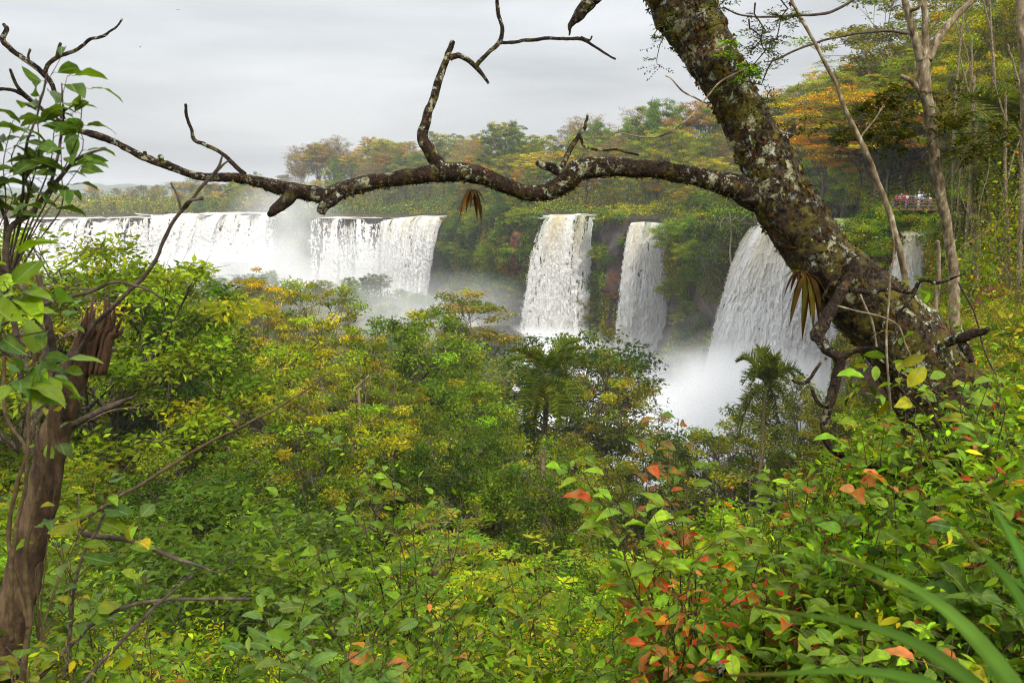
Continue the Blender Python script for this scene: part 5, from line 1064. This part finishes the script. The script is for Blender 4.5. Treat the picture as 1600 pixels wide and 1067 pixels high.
shrub('grey-green broad-leaved shrub at the bottom left of centre', gb(490, 3.1), T([(470, 950, 3.1), (505, 985, 3), (560, 965, 3.1), (440, 1010, 2.9), (530, 1040, 2.8), (470, 1050, 2.8), (600, 1000, 3), (420, 965, 3.2)]), 110, .12, [(BLG, 4), (GM, 1), ((.07, .13, .07), 2)], 'elliptic', .006, start=.45, upright=.5)
shrub('shrub with pinkish young leaves at the bottom edge', gb(640, 3.3), T([(600, 1010, 3.2), (650, 1000, 3.3), (690, 960, 3.4), (730, 1010, 3.3), (630, 1050, 3.1), (680, 1040, 3.1), (590, 1050, 3)]), 95, .095, [(GB, 3), (GM, 2)], 'elliptic', .005, young=[(PK, 2), (OR, 1), (YE, 1)], start=.45)
shrub('narrow-leaved light green shrub, bottom right of centre', gb(860, 4.3), T([(790, 870, 4.4), (850, 850, 4.5), (900, 880, 4.4), (950, 910, 4.2), (830, 930, 4.1), (890, 950, 4), (940, 990, 3.9), (800, 970, 4), (860, 1010, 3.8), (980, 950, 4.2), (780, 1030, 3.8)]), 250, .10, [(LIME, 1.6), (GB, 4), (YG, 1), (GM, 2)], 'lance', .006, start=.3)
shrub('arching shoot of large green leaves reaching left over the pool', gb(1120, 3.7), T([(895, 715, 3.4), (925, 740, 3.4), (960, 720, 3.5), (985, 770, 3.3), (1020, 800, 3.3), (950, 790, 3.3), (1060, 770, 3.5)]), 80, .12, [(LIME, 2), (GB, 3), (RD, .5)], 'ovate', .007, start=.5)
shrub('dark red-leaved shoots rising against the white pool', gb(1100, 3.9), T([(990, 640, 3.8), (1030, 650, 3.8), (1060, 655, 3.8), (1010, 690, 3.7), (1085, 690, 3.8), (1045, 700, 3.7)]), 75, .085, [((.10, .03, .02), 3), (RD, 1.5), (GM, 2), (BR, 2)], 'elliptic', .006, start=.6)
shrub('shrub with hanging red and orange leaves low right of centre', gb(1080, 3.4), T([(1040, 850, 3.4), (1080, 880, 3.3), (1060, 930, 3.2), (1110, 920, 3.3), (1100, 860, 3.4), (1130, 950, 3.2), (1040, 970, 3.1), (1000, 900, 3.4)]), 110, .10, [(GB, 3), (RD, 2), (OR, 1), (PK, 1), (LIME, 1)], 'elliptic', .006, droop=.8, start=.4)
shrub('dense green shrub filling the gap left of the stony trail', gb(1010, 3.6), T([(960, 960, 3.6), (1000, 1000, 3.5), (1040, 1020, 3.4), (960, 1040, 3.4), (910, 1030, 3.5), (1060, 1050, 3.3), (1010, 950, 3.7)]), 120, .095, PBR, 'ovate', .006, start=.3)
R8 = [(1190, 790, 60, 45, 4.2, 'pink-tinged shrub just below the dark pool-side trees', PRM), (1285, 750, 60, 50, 4.4, 'red and green leafed shrub below the dead lichened limb', PRM), (1395, 700, 60, 60, 4.3, 'leafy shrub crowding the base of the thick trunk', PRM), (1480, 665, 55, 55, 4.0, 'bright shrub with oval leaves right of the trunk base', PBR),
      (1560, 610, 55, 45, 4.2, 'light green shrub at the right edge level with the trunk base', PBR + [(YG, 1)]), (1560, 720, 55, 60, 3.6, 'tall mixed shrub at the right edge half way down', PRM), (1450, 780, 60, 50, 3.5, 'green shrub with one pink leafy tip, right of centre', PBR + [(GM, 2), (PK, .3)]), (1340, 830, 65, 55, 3.4, 'large-leaved bright green shrub right of the red shoots', PBR),
      (1220, 880, 60, 55, 3.6, 'speckled green and rusty shrub above the trail', PRM), (1540, 850, 60, 60, 3.1, 'shady green shrub behind the blurred grass blades', [(GM, 3), (GB, 3), (GD, 1)]), (1430, 910, 65, 60, 3.0, 'round-leaved green shrub in the lower right', PBR + [(GM, 2)]), (1310, 960, 60, 50, 3.1, 'dull green shrub beside the trail at the lower right', [(GM, 3), (GB, 3), (RD, .3)]),
      (1500, 990, 70, 50, 2.7, 'yellow-flecked green shrub near the lower right corner', [(GB, 3), (GM, 3), (YE, .5)]), (1380, 1030, 70, 40, 2.8, 'low leafy shrub on the bottom edge, right of the trail', [(GM, 3), (GB, 3), (LIME, 1)]), (1590, 950, 40, 60, 2.7, 'dark-leaved shrub in the lower right corner', [(GM, 3), (GD, 2), (GB, 1)])]
for k, (cx, cy_, rx, ry, D, lab, pal) in enumerate(R8):
    shrub(lab, gb(cx + 20, D), region(cx, cy_, rx * 1.1, ry * 1.15, D, .4, 15, 40 + k), 190, .092 + .012 * (k % 3), pal, ['ovate', 'elliptic', 'round', 'ovate'][k % 4], .006, start=.25, young=[(RD, .6), (PK, .5), (LIME, 2)] if k % 3 == 0 else None)
L8 = [(70, 870, 60, 50, 3.3, 'dark green shrub growing around the base of the broken trunk', [(GM, 3), (GD, 2), (GB, 2)]), (160, 900, 70, 40, 4.2, 'light green broad-leaved shrub right of the broken trunk', [(GB, 3), (LIME, 1), (BLG, 1)]), (230, 1020, 80, 35, 3.2, 'bright feathery low shrub on the bottom edge at left', [(LIME, 3), (GB, 2), (YG, 2)]), (60, 1030, 60, 40, 2.6, 'olive-leaved shrub in the lower left corner', [(GM, 3), (OL, 3), (YG, 1)]), (340, 1030, 70, 35, 3.6, 'low green shrub at the bottom edge beside the grass clump', PBR)]
for k, (cx, cy_, rx, ry, D, lab, pal) in enumerate(L8):
    shrub(lab, gb(cx, D), region(cx, cy_, rx, ry, D, .3, 9, 70 + k), 95, .085, pal, ['ovate', 'elliptic', 'lance', 'ovate', 'lance'][k], .005, start=.25)
shrub('cluster of large dark glossy leaves at the upper left', P(5, 470, 2.4), T([(95, 90, 2.4), (105, 120, 2.4), (130, 140, 2.35), (60, 175, 2.4), (110, 175, 2.35), (20, 190, 2.3), (95, 225, 2.3), (130, 255, 2.3), (30, 250, 2.3), (10, 280, 2.3), (60, 225, 2.35), (0, 225, 2.3)]), 98, .092, [((.025, .06, .02), 4), ((.04, .10, .015), 3), (GD, 2)], 'elliptic', .0035, 'sapling', 'leafy_sapling', start=.62, m='twig', droop=.1, upright=-.1)
shrub('few large bright leaves at the left edge below the falls', P(-40, 640, 2.2), T([(15, 400, 2.1), (5, 440, 2.0), (45, 455, 2.1), (80, 470, 2.1), (20, 490, 2.0), (60, 560, 2.2), (95, 580, 2.2), (30, 600, 2.1)]), 44, .10, [(GB, 3), (LIME, 2), ((.04, .11, .03), 2)], 'ovate', .0035, 'sapling', 'leafy_sapling', start=.75)
shrub('young leafy shoots in front of the middle of the broken trunk', P(60, 1000, 2.7), T([(170, 760, 2.8), (195, 740, 2.8), (215, 810, 2.8), (120, 800, 2.7), (90, 790, 2.7), (130, 920, 2.7), (150, 960, 2.7), (110, 600, 2.7)]), 52, .085, [(GB, 3), (BLG, 2), (YG, 1), (YE, .3)], 'ovate', .003, 'sapling', 'leafy_sapling', start=.7)
shrub('large pale green leaves of a climber across the trunk base', P(1500, 760, 4.2), T([(1360, 590, 4.1), (1400, 600, 4.1), (1345, 660, 4.1), (1420, 665, 4.1), (1390, 560, 4.2), (1440, 580, 4.2), (1525, 600, 4), (1400, 520, 4.3), (1560, 590, 4)]), 44, .115, [(LIME, 2), (YG, 2), (GB, 2)], 'elliptic', .004, 'climber', 'climbing_plant', start=.78)
print('LEAVES', NLEAF)

# blurred sword-shaped grass blades right in front of the lens
GP_ = thing('sword_grass', 'long blurred grass blades sweeping in from the lower right corner', 'grass plant', tuple(P(1720, 1260, 1.0)))
for tip, D0, wd_ in (((1520, 735), .95, 26), ((1500, 825), .85, 28), ((1180, 945), .95, 30), ((1290, 855), 1.0, 30), ((1135, 1052), .8, 36), ((1350, 900), 1.05, 20), ((1590, 700), 1.0, 20)):
    tp3 = P(tip[0], tip[1], D0); b3 = np.array(GP_.location); md = (tp3 + b3) / 2 + np.array((-.02, 0, .09)); m = 16
    p = spline(np.array([b3, md, tp3]), m) - b3; ww_ = wd_ * D0 / FPX / 2 * np.clip(np.linspace(1.4, 0, m) * 1.6, 0.02, 1); sd = norm(np.cross(norm(np.gradient(p, axis=0)), (0.1, 1, .3)))
    V = np.concatenate([p - sd * ww_[:, None], p + (0, 0, -.004), p + sd * ww_[:, None]]); F = [(a, a + 1, m + a + 1, m + a) for a in range(m - 1)] + [(m + a, m + a + 1, 2 * m + a + 1, 2 * m + a) for a in range(m - 1)]
    uu = np.tile(np.linspace(0, 1, m), 3)[:, None]; rib = np.repeat([0, 1, 0], m)[:, None]; cb = np.array((.09, .19, .035)) * (1 + .5 * rib) * (1 - np.clip(uu - .86, 0, 1) * 7) + np.array((.22, .14, .05)) * np.clip(uu - .86, 0, 1) * 7; g = Geo(); g.add(V, F, cb * (.8 + .4 * noise(V * 40, 3))[:, None]); g.build('blade', M['leaf'], GP_, True)
# clump of long grass, lower left
g = Geo(); rg = np.random.default_rng(4)
for (cx, cD) in ((385, 9.2), (330, 9.6), (430, 8.8), (370, 8.2)):
    b0 = np.array(gb(cx, cD)) + (0, 0, .7); n = 330
    for k in range(n):
        az = rg.uniform(0, 6.28); L_ = rg.uniform(.6, 1.3); d_ = np.array((math.cos(az), math.sin(az), 0)); u = np.linspace(0, 1, 6)
        p = b0 + rg.normal(size=3) * (.3, .3, .1) + d_ * (u[:, None] * L_ * .6) + np.stack([u * 0, u * 0, L_ * (1.0 * u - .95 * u * u)], 1); sd = np.array((-d_[1], d_[0], .2)) * .008
        V = np.concatenate([p - sd, p + sd]); V[5] = V[11] = p[5]; g.add(V, [(a, a + 1, 7 + a, 6 + a) for a in range(5)], mixcols(rg, [(YG, 3), (GB, 2), ((.25, .26, .10), 2)], 1)[0])
o = tag(g.build('grass_clump', M['leaf']), 'clump of long arching grass at the lower left', 'grass', kind='stuff')

# ------------------------------------------------------------------ viewing platform with visitors, on the right
def figure(pose, seed):
    """joints of a standing adult, metres; returns verts, edges, radii"""
    h = {'head': (0, 0, 1.62), 'crown': (0, .0, 1.72), 'neck': (0, 0, 1.47), 'chest': (0, 0, 1.3), 'waist': (0, 0, 1.08), 'pelvis': (0, 0, .94)}
    v = [h['pelvis'], h['waist'], h['chest'], h['neck'], h['head'], h['crown']]; r = [.13, .12, .15, .055, .085, .07]; e = [(0, 1), (1, 2), (2, 3), (3, 4), (4, 5)]
    for s_ in (-1, 1):
        b = len(v); v += [(s_ * .10, 0, .88), (s_ * .11, -.02, .5), (s_ * .11, .02, .09), (s_ * .12, -.14, .04)]; r += [.10, .065, .045, .04]; e += [(0, b), (b, b + 1), (b + 1, b + 2), (b + 2, b + 3)]
        b = len(v)
        if pose == 0: arm = [(s_ * .19, 0, 1.4), (s_ * .25, .02, 1.12), (s_ * .23, -.14, .92), (s_ * .22, -.2, .86)]
        elif pose == 1: arm = [(s_ * .19, 0, 1.4), (s_ * .27, -.10, 1.15), (s_ * .12, -.30, 1.18), (s_ * .06, -.36, 1.2)]
        else: arm = [(s_ * .19, 0, 1.4), (s_ * .28, -.14, 1.28), (s_ * .12, -.26, 1.5), (s_ * .06, -.26, 1.56)]
        v += arm; r += [.055, .042, .032, .035]; e += [(2, b), (b, b + 1), (b + 1, b + 2), (b + 2, b + 3)]
    return v, e, r
def skinned(name, v, e, r, mt, parent=None, lvl=1):
    me = bpy.data.meshes.new(name); me.from_pydata(v, e, []); o = bpy.data.objects.new(name, me); COL.objects.link(o)
    sk = o.modifiers.new('s', 'SKIN'); 
    for k, d_ in enumerate(me.skin_vertices[0].data): d_.radius = (r[k], r[k] * .85); d_.use_root = (k == 0)
    o.modifiers.new('b', 'SUBSURF').levels = lvl
    bpy.context.view_layer.update(); dg = bpy.context.evaluated_depsgraph_get(); m2 = bpy.data.meshes.new_from_object(o.evaluated_get(dg)); m2.name = name
    bpy.data.objects.remove(o); m2.materials.clear(); m2.materials.append(mt)
    for p_ in m2.polygons: p_.use_smooth = True
    return m2
def plain(name, c, rough=.8):
    m, t, o = mat(name); p = nd(t, 'ShaderNodeBsdfPrincipled'); p.inputs['Roughness'].default_value = rough
    n = nd(t, 'ShaderNodeTexNoise'); n.inputs['Scale'].default_value = 12; mr = nd(t, 'ShaderNodeMapRange'); mr.inputs['To Min'].default_value = .75; mr.inputs['To Max'].default_value = 1.2; t.links.new(n.outputs[0], mr.inputs[0])
    v = nd(t, 'ShaderNodeVectorMath', operation='SCALE'); v.inputs[0].default_value = c; t.links.new(mr.outputs[0], v.inputs['Scale']); t.links.new(v.outputs[0], p.inputs['Base Color']); t.links.new(p.outputs[0], o.inputs['Surface']); return m
SK = plain('skin', (.45, .25, .17)); CM = {k: plain('cloth_' + k, c) for k, c in dict(red=(.62, .03, .05), white=(.8, .8, .8), black=(.015, .015, .02), blue=(.05, .10, .3), olive=(.10, .09, .05), grey=(.25, .25, .27), pink=(.6, .15, .2), lightblue=(.45, .6, .8), denim=(.06, .09, .18)).items()}
HM = {k: plain('hair_' + k, c) for k, c in dict(dark=(.02, .013, .01), brown=(.08, .04, .02), grey=(.4, .38, .35), cap=(.75, .75, .75))  .items()}
BODY = []; SHIRT = []; TROU = []
for ps in range(3):
    v, e, r = figure(ps, 0); BODY.append(skinned('body', v, e, r, SK))
    iv = [0, 1, 2]; b1, b2 = 10, 18
    vs = [v[0], v[1], v[2], (0, 0, 1.42)] + [v[10], v[11]] + [v[18], v[19]]; SHIRT.append(skinned('shirt', vs, [(0, 1), (1, 2), (2, 3), (2, 4), (4, 5), (2, 6), (6, 7)], [.155, .145, .175, .08, .075, .06, .075, .06], CM['red']))
    vs = [(0, 0, .98), v[6], v[7], (v[8][0], v[8][1], .14), v[14], v[15], (v[16][0], v[16][1], .14)]; TROU.append(skinned('trousers', vs, [(0, 1), (1, 2), (2, 3), (0, 4), (4, 5), (5, 6)], [.15, .125, .085, .07, .125, .085, .07], CM['denim']))
hm_ = bpy.data.meshes.new('hair'); bm = bmesh_new = __import__('bmesh').new(); __import__('bmesh').ops.create_icosphere(bm, subdivisions=2, radius=.112)
for v_ in bm.verts:
    v_.co.z *= 1.08
    if v_.co.y < -.03 and v_.co.z < .03: v_.co *= .72
bm.to_mesh(hm_); bm.free(); hm_.materials.append(HM['dark'])
def variant(me, mt, cache={}):
    k = (me.name, mt.name)
    if k not in cache: c = me.copy(); c.materials.clear(); c.materials.append(mt); cache[k] = c
    return cache[k]
def person(label, loc, rz, pose, shirt, trou, hair, h=1.0, group=None):
    rt = thing('person', label, 'person', tuple(loc), rz, group, h)
    link('body', BODY[pose], rt); link('shirt', variant(SHIRT[pose], CM[shirt]), rt); link('trousers', variant(TROU[pose], CM[trou]), rt)
    o = link('hair', variant(hm_, HM[hair]), rt); o.location = (0, .025, 1.665); return rt
DK0 = P(1398, 322, 90); DK1 = P(1470, 322, 91); FZ = float(DK0[2]) - .35
DKr = thing('viewing_platform', 'brown wooden viewing platform with a slatted railing among the bushes', 'platform', (float(DK0[0]), 90, FZ))
g = Geo(); box(g, (3.2, 1.5, -.1), (7.4, 3.4, .2)); g.build('floor', M['wood'], DKr)
for k in range(9):
    g = Geo(); box(g, (-.4 + k * .88, -.15, .5), (.11, .11, 1.2)); g.build('post', M['wood'], DKr)
for z_ in (.35, .68, 1.05):
    g = Geo(); box(g, (3.15, -.22, z_), (7.3, .06, .12)); g.build('rail', M['wood'], DKr)
for k in range(4):
    g = Geo(); box(g, (.2 + k * 2, .3, -1.6), (.22, .22, 2.9)); g.build('pillar', M['wood'], DKr)
PP = [(1400, 'person in a red top leaning out at the left end of the railing', 1, 'red', 'denim', 'dark'), (1404.5, 'person with raised camera behind the red top at the left end', 2, 'grey', 'black', 'brown'), (1408.5, 'pale-haired person in white at the left part of the railing', 2, 'white', 'denim', 'grey'), (1412, 'person in a bright red shirt resting on the railing', 0, 'red', 'black', 'dark'),
      (1416.5, 'person in a white top between two red shirts and a black jacket', 1, 'white', 'lightblue', 'brown'), (1420, 'tall person in a black cap and black jacket', 2, 'black', 'black', 'dark'), (1424.5, 'person in black with arms out on the railing', 1, 'black', 'denim', 'dark'), (1430, 'dark-haired person half hidden behind the white shirt', 0, 'grey', 'denim', 'brown'),
      (1436, 'tallest visitor in a white shirt looking down at his hands', 1, 'white', 'white', 'grey'), (1442, 'person in a light blue top just right of the tallest visitor', 0, 'lightblue', 'denim', 'brown'), (1447, 'person in an olive brown jacket near the right of the railing', 0, 'olive', 'olive', 'brown'), (1453, 'person in a white cap and top at the right end of the railing', 0, 'white', 'grey', 'cap')]
for k, (px, lab, ps, sh_, tr2, hr) in enumerate(PP):
    D = 90.3 + (k % 3) * .5; person(lab, (unaz(px, D), D, FZ), random.uniform(-.4, .4) if k % 4 else .6, ps, sh_, tr2, hr, 1.12 if 'tallest' in lab else random.uniform(.93, 1.03))
for k, px in enumerate((1486, 1492)):
    person(['visitor in grey waiting on the path right of the slender tree', 'visitor in a dark top farthest right on the path'][k], (unaz(px, 88), 88, FZ - .1), 0, 0, ['grey', 'black'][k], 'denim', 'brown')
# far walkway with tiny visitors and a flag
WK = P(50, 327, 520); wx = WK[0]
wk = thing('far_walkway', 'far brownish footbridge crowded with tiny visitors at the left horizon', 'footbridge', (float(wx), 520, float(WK[2])))
g = Geo(); box(g, (20, 0, -.3), (44, 2.5, .5)); g.build('deck', M['wood'], wk); g = Geo(); box(g, (20, -1.2, .9), (44, .1, .25)); g.build('rail', M['wood'], wk)
for k in range(12): g = Geo(); box(g, (-1 + k * 3.8, -1.2, .0), (.3, .3, 2.4)); g.build('post', M['wood'], wk)
for k in range(22):
    person('tiny visitor in a crowd on the far brownish footbridge', (float(wx) + k * 1.75 + random.uniform(-.4, .4), 520.3, float(WK[2])), 0, random.randint(0, 2), random.choice(['red', 'white', 'white', 'blue', 'pink', 'grey', 'black']), 'denim', random.choice(['dark', 'brown']), 1.1, 'tiny visitors on the far footbridge')
fl = thing('flag', 'tiny light blue and white flag on a pole above the far footbridge', 'flag', (float(wx) + .5, 519, float(WK[2]) - 1))
g = Geo(); tube(g, [(0, 0, 0), (0, 0, 8)], [.08, .06], 6); g.build('pole', M['palebark'], fl)
for k, c in enumerate(('lightblue', 'white', 'lightblue')): g = Geo(); box(g, (1.2, .02 * k, 7.3 - k * .75), (2.4, .06, .74)); g.build('stripe', CM[c], fl)
bw = P(587, 326, 470); rw = thing('river_wall', 'low reddish wall above the thin far cascades', 'wall', tuple(bw))
g = Geo(); box(g, (0, 0, -1.5), (17, 2, 7)); g.build('wall_face', M['wood'], rw); g = Geo(); box(g, (0, -.8, 2.2), (17.6, .5, .5)); g.build('coping', M['wood'], rw)

# ------------------------------------------------------------------ rocks, snag, birds
M['boulder'] = ramp_mat('wet_boulder', 1.2, [(.3, (.015, .014, .012)), (.55, (.05, .045, .036)), (.75, (.10, .10, .075))], rough=.5, bump=.9, dist=.3, spec=.5)
def rock(label, c, s_, seed, name='boulder', m='boulder', rz=0):
    bm = __import__('bmesh').new(); __import__('bmesh').ops.create_icosphere(bm, subdivisions=5, radius=1); co = np.array([v_.co[:] for v_ in bm.verts])
    k = .75 + .6 * fbm(co * 1.3 + seed, seed, 5, .6); st_ = np.sign(co) * np.abs(co) ** .7 * k[:, None] * s_
    for v_, q in zip(bm.verts, st_): v_.co = q
    me = bpy.data.meshes.new(name); bm.to_mesh(me); bm.free(); me.materials.append(M[m]); o = link(name, me); o.location = tuple(c); return tag(o, label, 'rock')
rock('large dark rock ledge splitting the foot of the far left falls', P(325, 438, 425), (24, 8, 9), 3)
rock('smaller dark ledge left of the large one under the far left falls', P(255, 440, 432), (13, 7, 6), 5)
M['redearth'] = ramp_mat('red_earth', 1.4, [(.3, (.05, .02, .01)), (.5, (.2, .065, .028)), (.7, (.33, .13, .06))], bump=.9, dist=.3)
M['redrock'] = ramp_mat('red_rock', .8, [(.35, (.02, .012, .01)), (.52, (.11, .04, .02)), (.7, (.2, .08, .04))], bump=1, dist=.5)
rock('bare red earth bank showing among creepers at the right', P(1562, 496, 37), (1.0, .9, 1.5), 21, 'earth_bank', 'redearth')
rock('narrow red rock face left of the central waterfall', P(807, 392, 241), (1.9, 4, 5.2), 27, 'rock_face', 'redrock')
rock('wet boulder at the foot of the narrow waterfall', P(1020, 578, 195), (6, 4, 3.4), 7)
rock('dark rock with a green cap right of the narrow waterfall', P(1062, 590, 186), (6, 5, 6), 9)
rock('grey-green rock hump left of the central waterfall foot', P(760, 545, 205), (9, 7, 6), 12)
rock('low wet rocks at the pool edge below the narrow waterfall', P(985, 600, 185), (6, 3, 1.6), 15)
sn = P(1142, 345, 168); b0 = P(1142, 425, 166); sg = thing('dead_snag', 'bleached dead tree with bent arms left of the widest waterfall', 'tree', tuple(b0))
for rws in ([(1144, 428, 166, 3.4), (1141, 395, 166, 3), (1143, 365, 166, 2.6), (1140, 332, 166, 1.4)], [(1142, 352, 166, 1.8), (1133, 340, 165, 1.5), (1126, 350, 165, 1.3), (1128, 363, 165, .8)], [(1141, 346, 166, 1.8), (1150, 341, 165, 1.4), (1156, 346, 165, 1.2), (1168, 335, 165, .8)], [(1142, 350, 166, 1.5), (1151, 356, 165, 1.2), (1150, 366, 165, .8)]):
    p, r = pxpath(rws, 14); g = Geo(); tube(g, p - b0, r, 5); g.build('trunk' if rws[0][1] == 428 else 'limb', plain('bleached_wood', (.30, .24, .16)) if rws[0][1] == 428 else bpy.data.materials['bleached_wood'], sg, True)
BK = plain('bird_black', (.02, .02, .02))
for k, (px, py, lab) in enumerate([(109, 333, 'small black bird flying before the falls, left of two at the brink'), (261, 333, 'small black bird gliding at the brink, right of its partner'), (267, 357, 'tiny dark bird lower down against the far falls'), (278, 16, 'tiny bird speck high in the sky at upper left'), (219, 74, 'tiny bird speck in the sky left of the long branch')]):
    c = P(px, py, 150); bd = thing('bird', lab, 'bird', tuple(c), k * 1.3, None, .55 if k > 1 else 1); g = Geo()
    tube(g, [(0, -.28, 0), (0, -.1, 0), (0, .1, 0), (0, .3, -.02)], [.03, .08, .07, .02], 6); g.build('body', BK, bd)
    for s_ in (-1, 1): g = Geo(); g.add([(0, .12, .03), (s_ * .35, .14, .16), (s_ * .75, -.05, .08), (s_ * .4, -.12, .13), (0, -.1, .02), (0, 0, -.02)], [(0, 1, 2, 3), (0, 3, 4, 4)][:1] + [(0, 3, 4, 5)]); g.build('wing', BK, bd)


# ------------------------------------------------------------------ labels of the placed trees
ORD = ['first', 'second', 'third', 'fourth', 'fifth', 'sixth', 'seventh', 'eighth', 'ninth', 'tenth', 'eleventh', 'twelfth', 'thirteenth', 'fourteenth', 'fifteenth', 'sixteenth', 'seventeenth', 'eighteenth', 'nineteenth', 'twentieth'] + ['%s-%s' % (t, u) for t in ('twenty', 'thirty') for u in ('first', 'second', 'third', 'fourth', 'fifth', 'sixth', 'seventh', 'eighth', 'ninth')]
groups = {}
for r, adj, noun, zone, a, lab in PLACED:
    if lab: r['label'] = lab
    else: groups.setdefault((adj, noun, zone), []).append((a, r))
for (adj, noun, zone), lst in groups.items():
    lst.sort(key=lambda q: q[0]); m = len(lst)
    for k, (a, r) in enumerate(lst):
        if m == 1: r['label'] = f'the one {adj} {noun} {zone}'
        else: r['label'] = f'{adj} {noun} {zone}, {ORD[k]} from the left'
for k, v in TK.items():
    if not v['used']:
        for c in children(v['root']): bpy.data.objects.remove(c)
        bpy.data.objects.remove(v['root'])

# ------------------------------------------------------------------ air and spray
def vol_mat(name, dens, col=(.93, .95, .98), noise_sc=None, lo=.45, hi=.75, center=None, rad=None):
    m, t, o = mat(name); l = t.links.new
    v = nd(t, 'ShaderNodeVolumePrincipled'); v.inputs['Color'].default_value = col + (1,); v.inputs['Density'].default_value = dens; v.inputs['Anisotropy'].default_value = .0
    if noise_sc:
        tcx = nd(t, 'ShaderNodeTexCoord'); n = nd(t, 'ShaderNodeTexNoise'); n.inputs['Scale'].default_value = noise_sc; n.inputs['Detail'].default_value = 5; n.inputs['Roughness'].default_value = .6; n.inputs['Distortion'].default_value = .8
        # fades out towards the edge of the cloud, thickest at its heart
        ln = nd(t, 'ShaderNodeVectorMath', operation='LENGTH'); l(tcx.outputs['Object'], ln.inputs[0])
        fr = nd(t, 'ShaderNodeMapRange'); fr.inputs['From Min'].default_value = 1; fr.inputs['From Max'].default_value = .15; l(ln.outputs['Value'], fr.inputs['Value'])
        inf = nd(t, 'ShaderNodeNewGeometry'); l(inf.outputs['Position'], n.inputs['Vector'])
        nr_ = nd(t, 'ShaderNodeMapRange'); nr_.inputs['From Min'].default_value = lo; nr_.inputs['From Max'].default_value = hi; l(n.outputs['Fac'], nr_.inputs['Value'])
        m1 = nd(t, 'ShaderNodeMath', operation='MULTIPLY'); l(fr.outputs[0], m1.inputs[0]); l(nr_.outputs[0], m1.inputs[1])
        m2 = nd(t, 'ShaderNodeMath', operation='MULTIPLY'); l(m1.outputs[0], m2.inputs[0]); m2.inputs[1].default_value = dens; l(m2.outputs[0], v.inputs['Density'])
    l(v.outputs[0], o.inputs['Volume'])
    return m
g = Geo(); box(g, (0, 1700, 13), (7600, 3560, 125)); hz = g.build('haze', vol_mat('haze_air', .0002, (.90, .94, 1.0)))
tag(hz, 'thin pale haze in the air of the whole valley', kind='stuff')
import bmesh
def mist(px, py, D, rx, ry, rz_, dens, ns, label, lo=.35, hi=.7):
    bm = bmesh.new(); bmesh.ops.create_icosphere(bm, subdivisions=3, radius=1); me = bpy.data.meshes.new('mist'); bm.to_mesh(me); bm.free()
    o = link('mist', me); o.location = tuple(P(px, py, D)); o.scale = (rx, ry, rz_); me.materials.append(vol_mat('spray_mist', dens, (1, 1, 1), ns, lo, hi)); tag(o, label, kind='stuff')
    return o
mist(1160, 694, 132, 28, 22, 18, .42, .07, 'thick white spray boiling up under the widest waterfall', .40, .56)
mist(1010, 660, 150, 22, 14, 9, .3, .08, 'white spray drifting over the pool left of the widest waterfall', .38, .58)
mist(1120, 610, 141, 22, 14, 18, .07, .09, 'thin spray drifting up beside the widest waterfall', .42, .62)
mist(1120, 720, 128, 36, 16, 9, .4, .08, 'low white spray over the pool', .35, .6)
mist(850, 580, 206, 28, 18, 13, .3, .08, 'white spray at the foot of the central waterfall', .38, .58)
mist(1010, 620, 190, 24, 16, 11, .3, .08, 'white spray at the foot of the narrow waterfall', .38, .58)
mist(500, 440, 395, 130, 30, 28, .085, .03, 'veil of mist in front of the far falls', .3, .65)
mist(700, 520, 240, 66, 38, 20, .055, .045, 'drifting mist over the low island')
mist(230, 450, 400, 100, 40, 20, .06, .03, 'mist below the far left falls')
mist(450, 350, 410, 34, 26, 26, .05, .03, 'column of spray rising between the far falls', .3, .65)
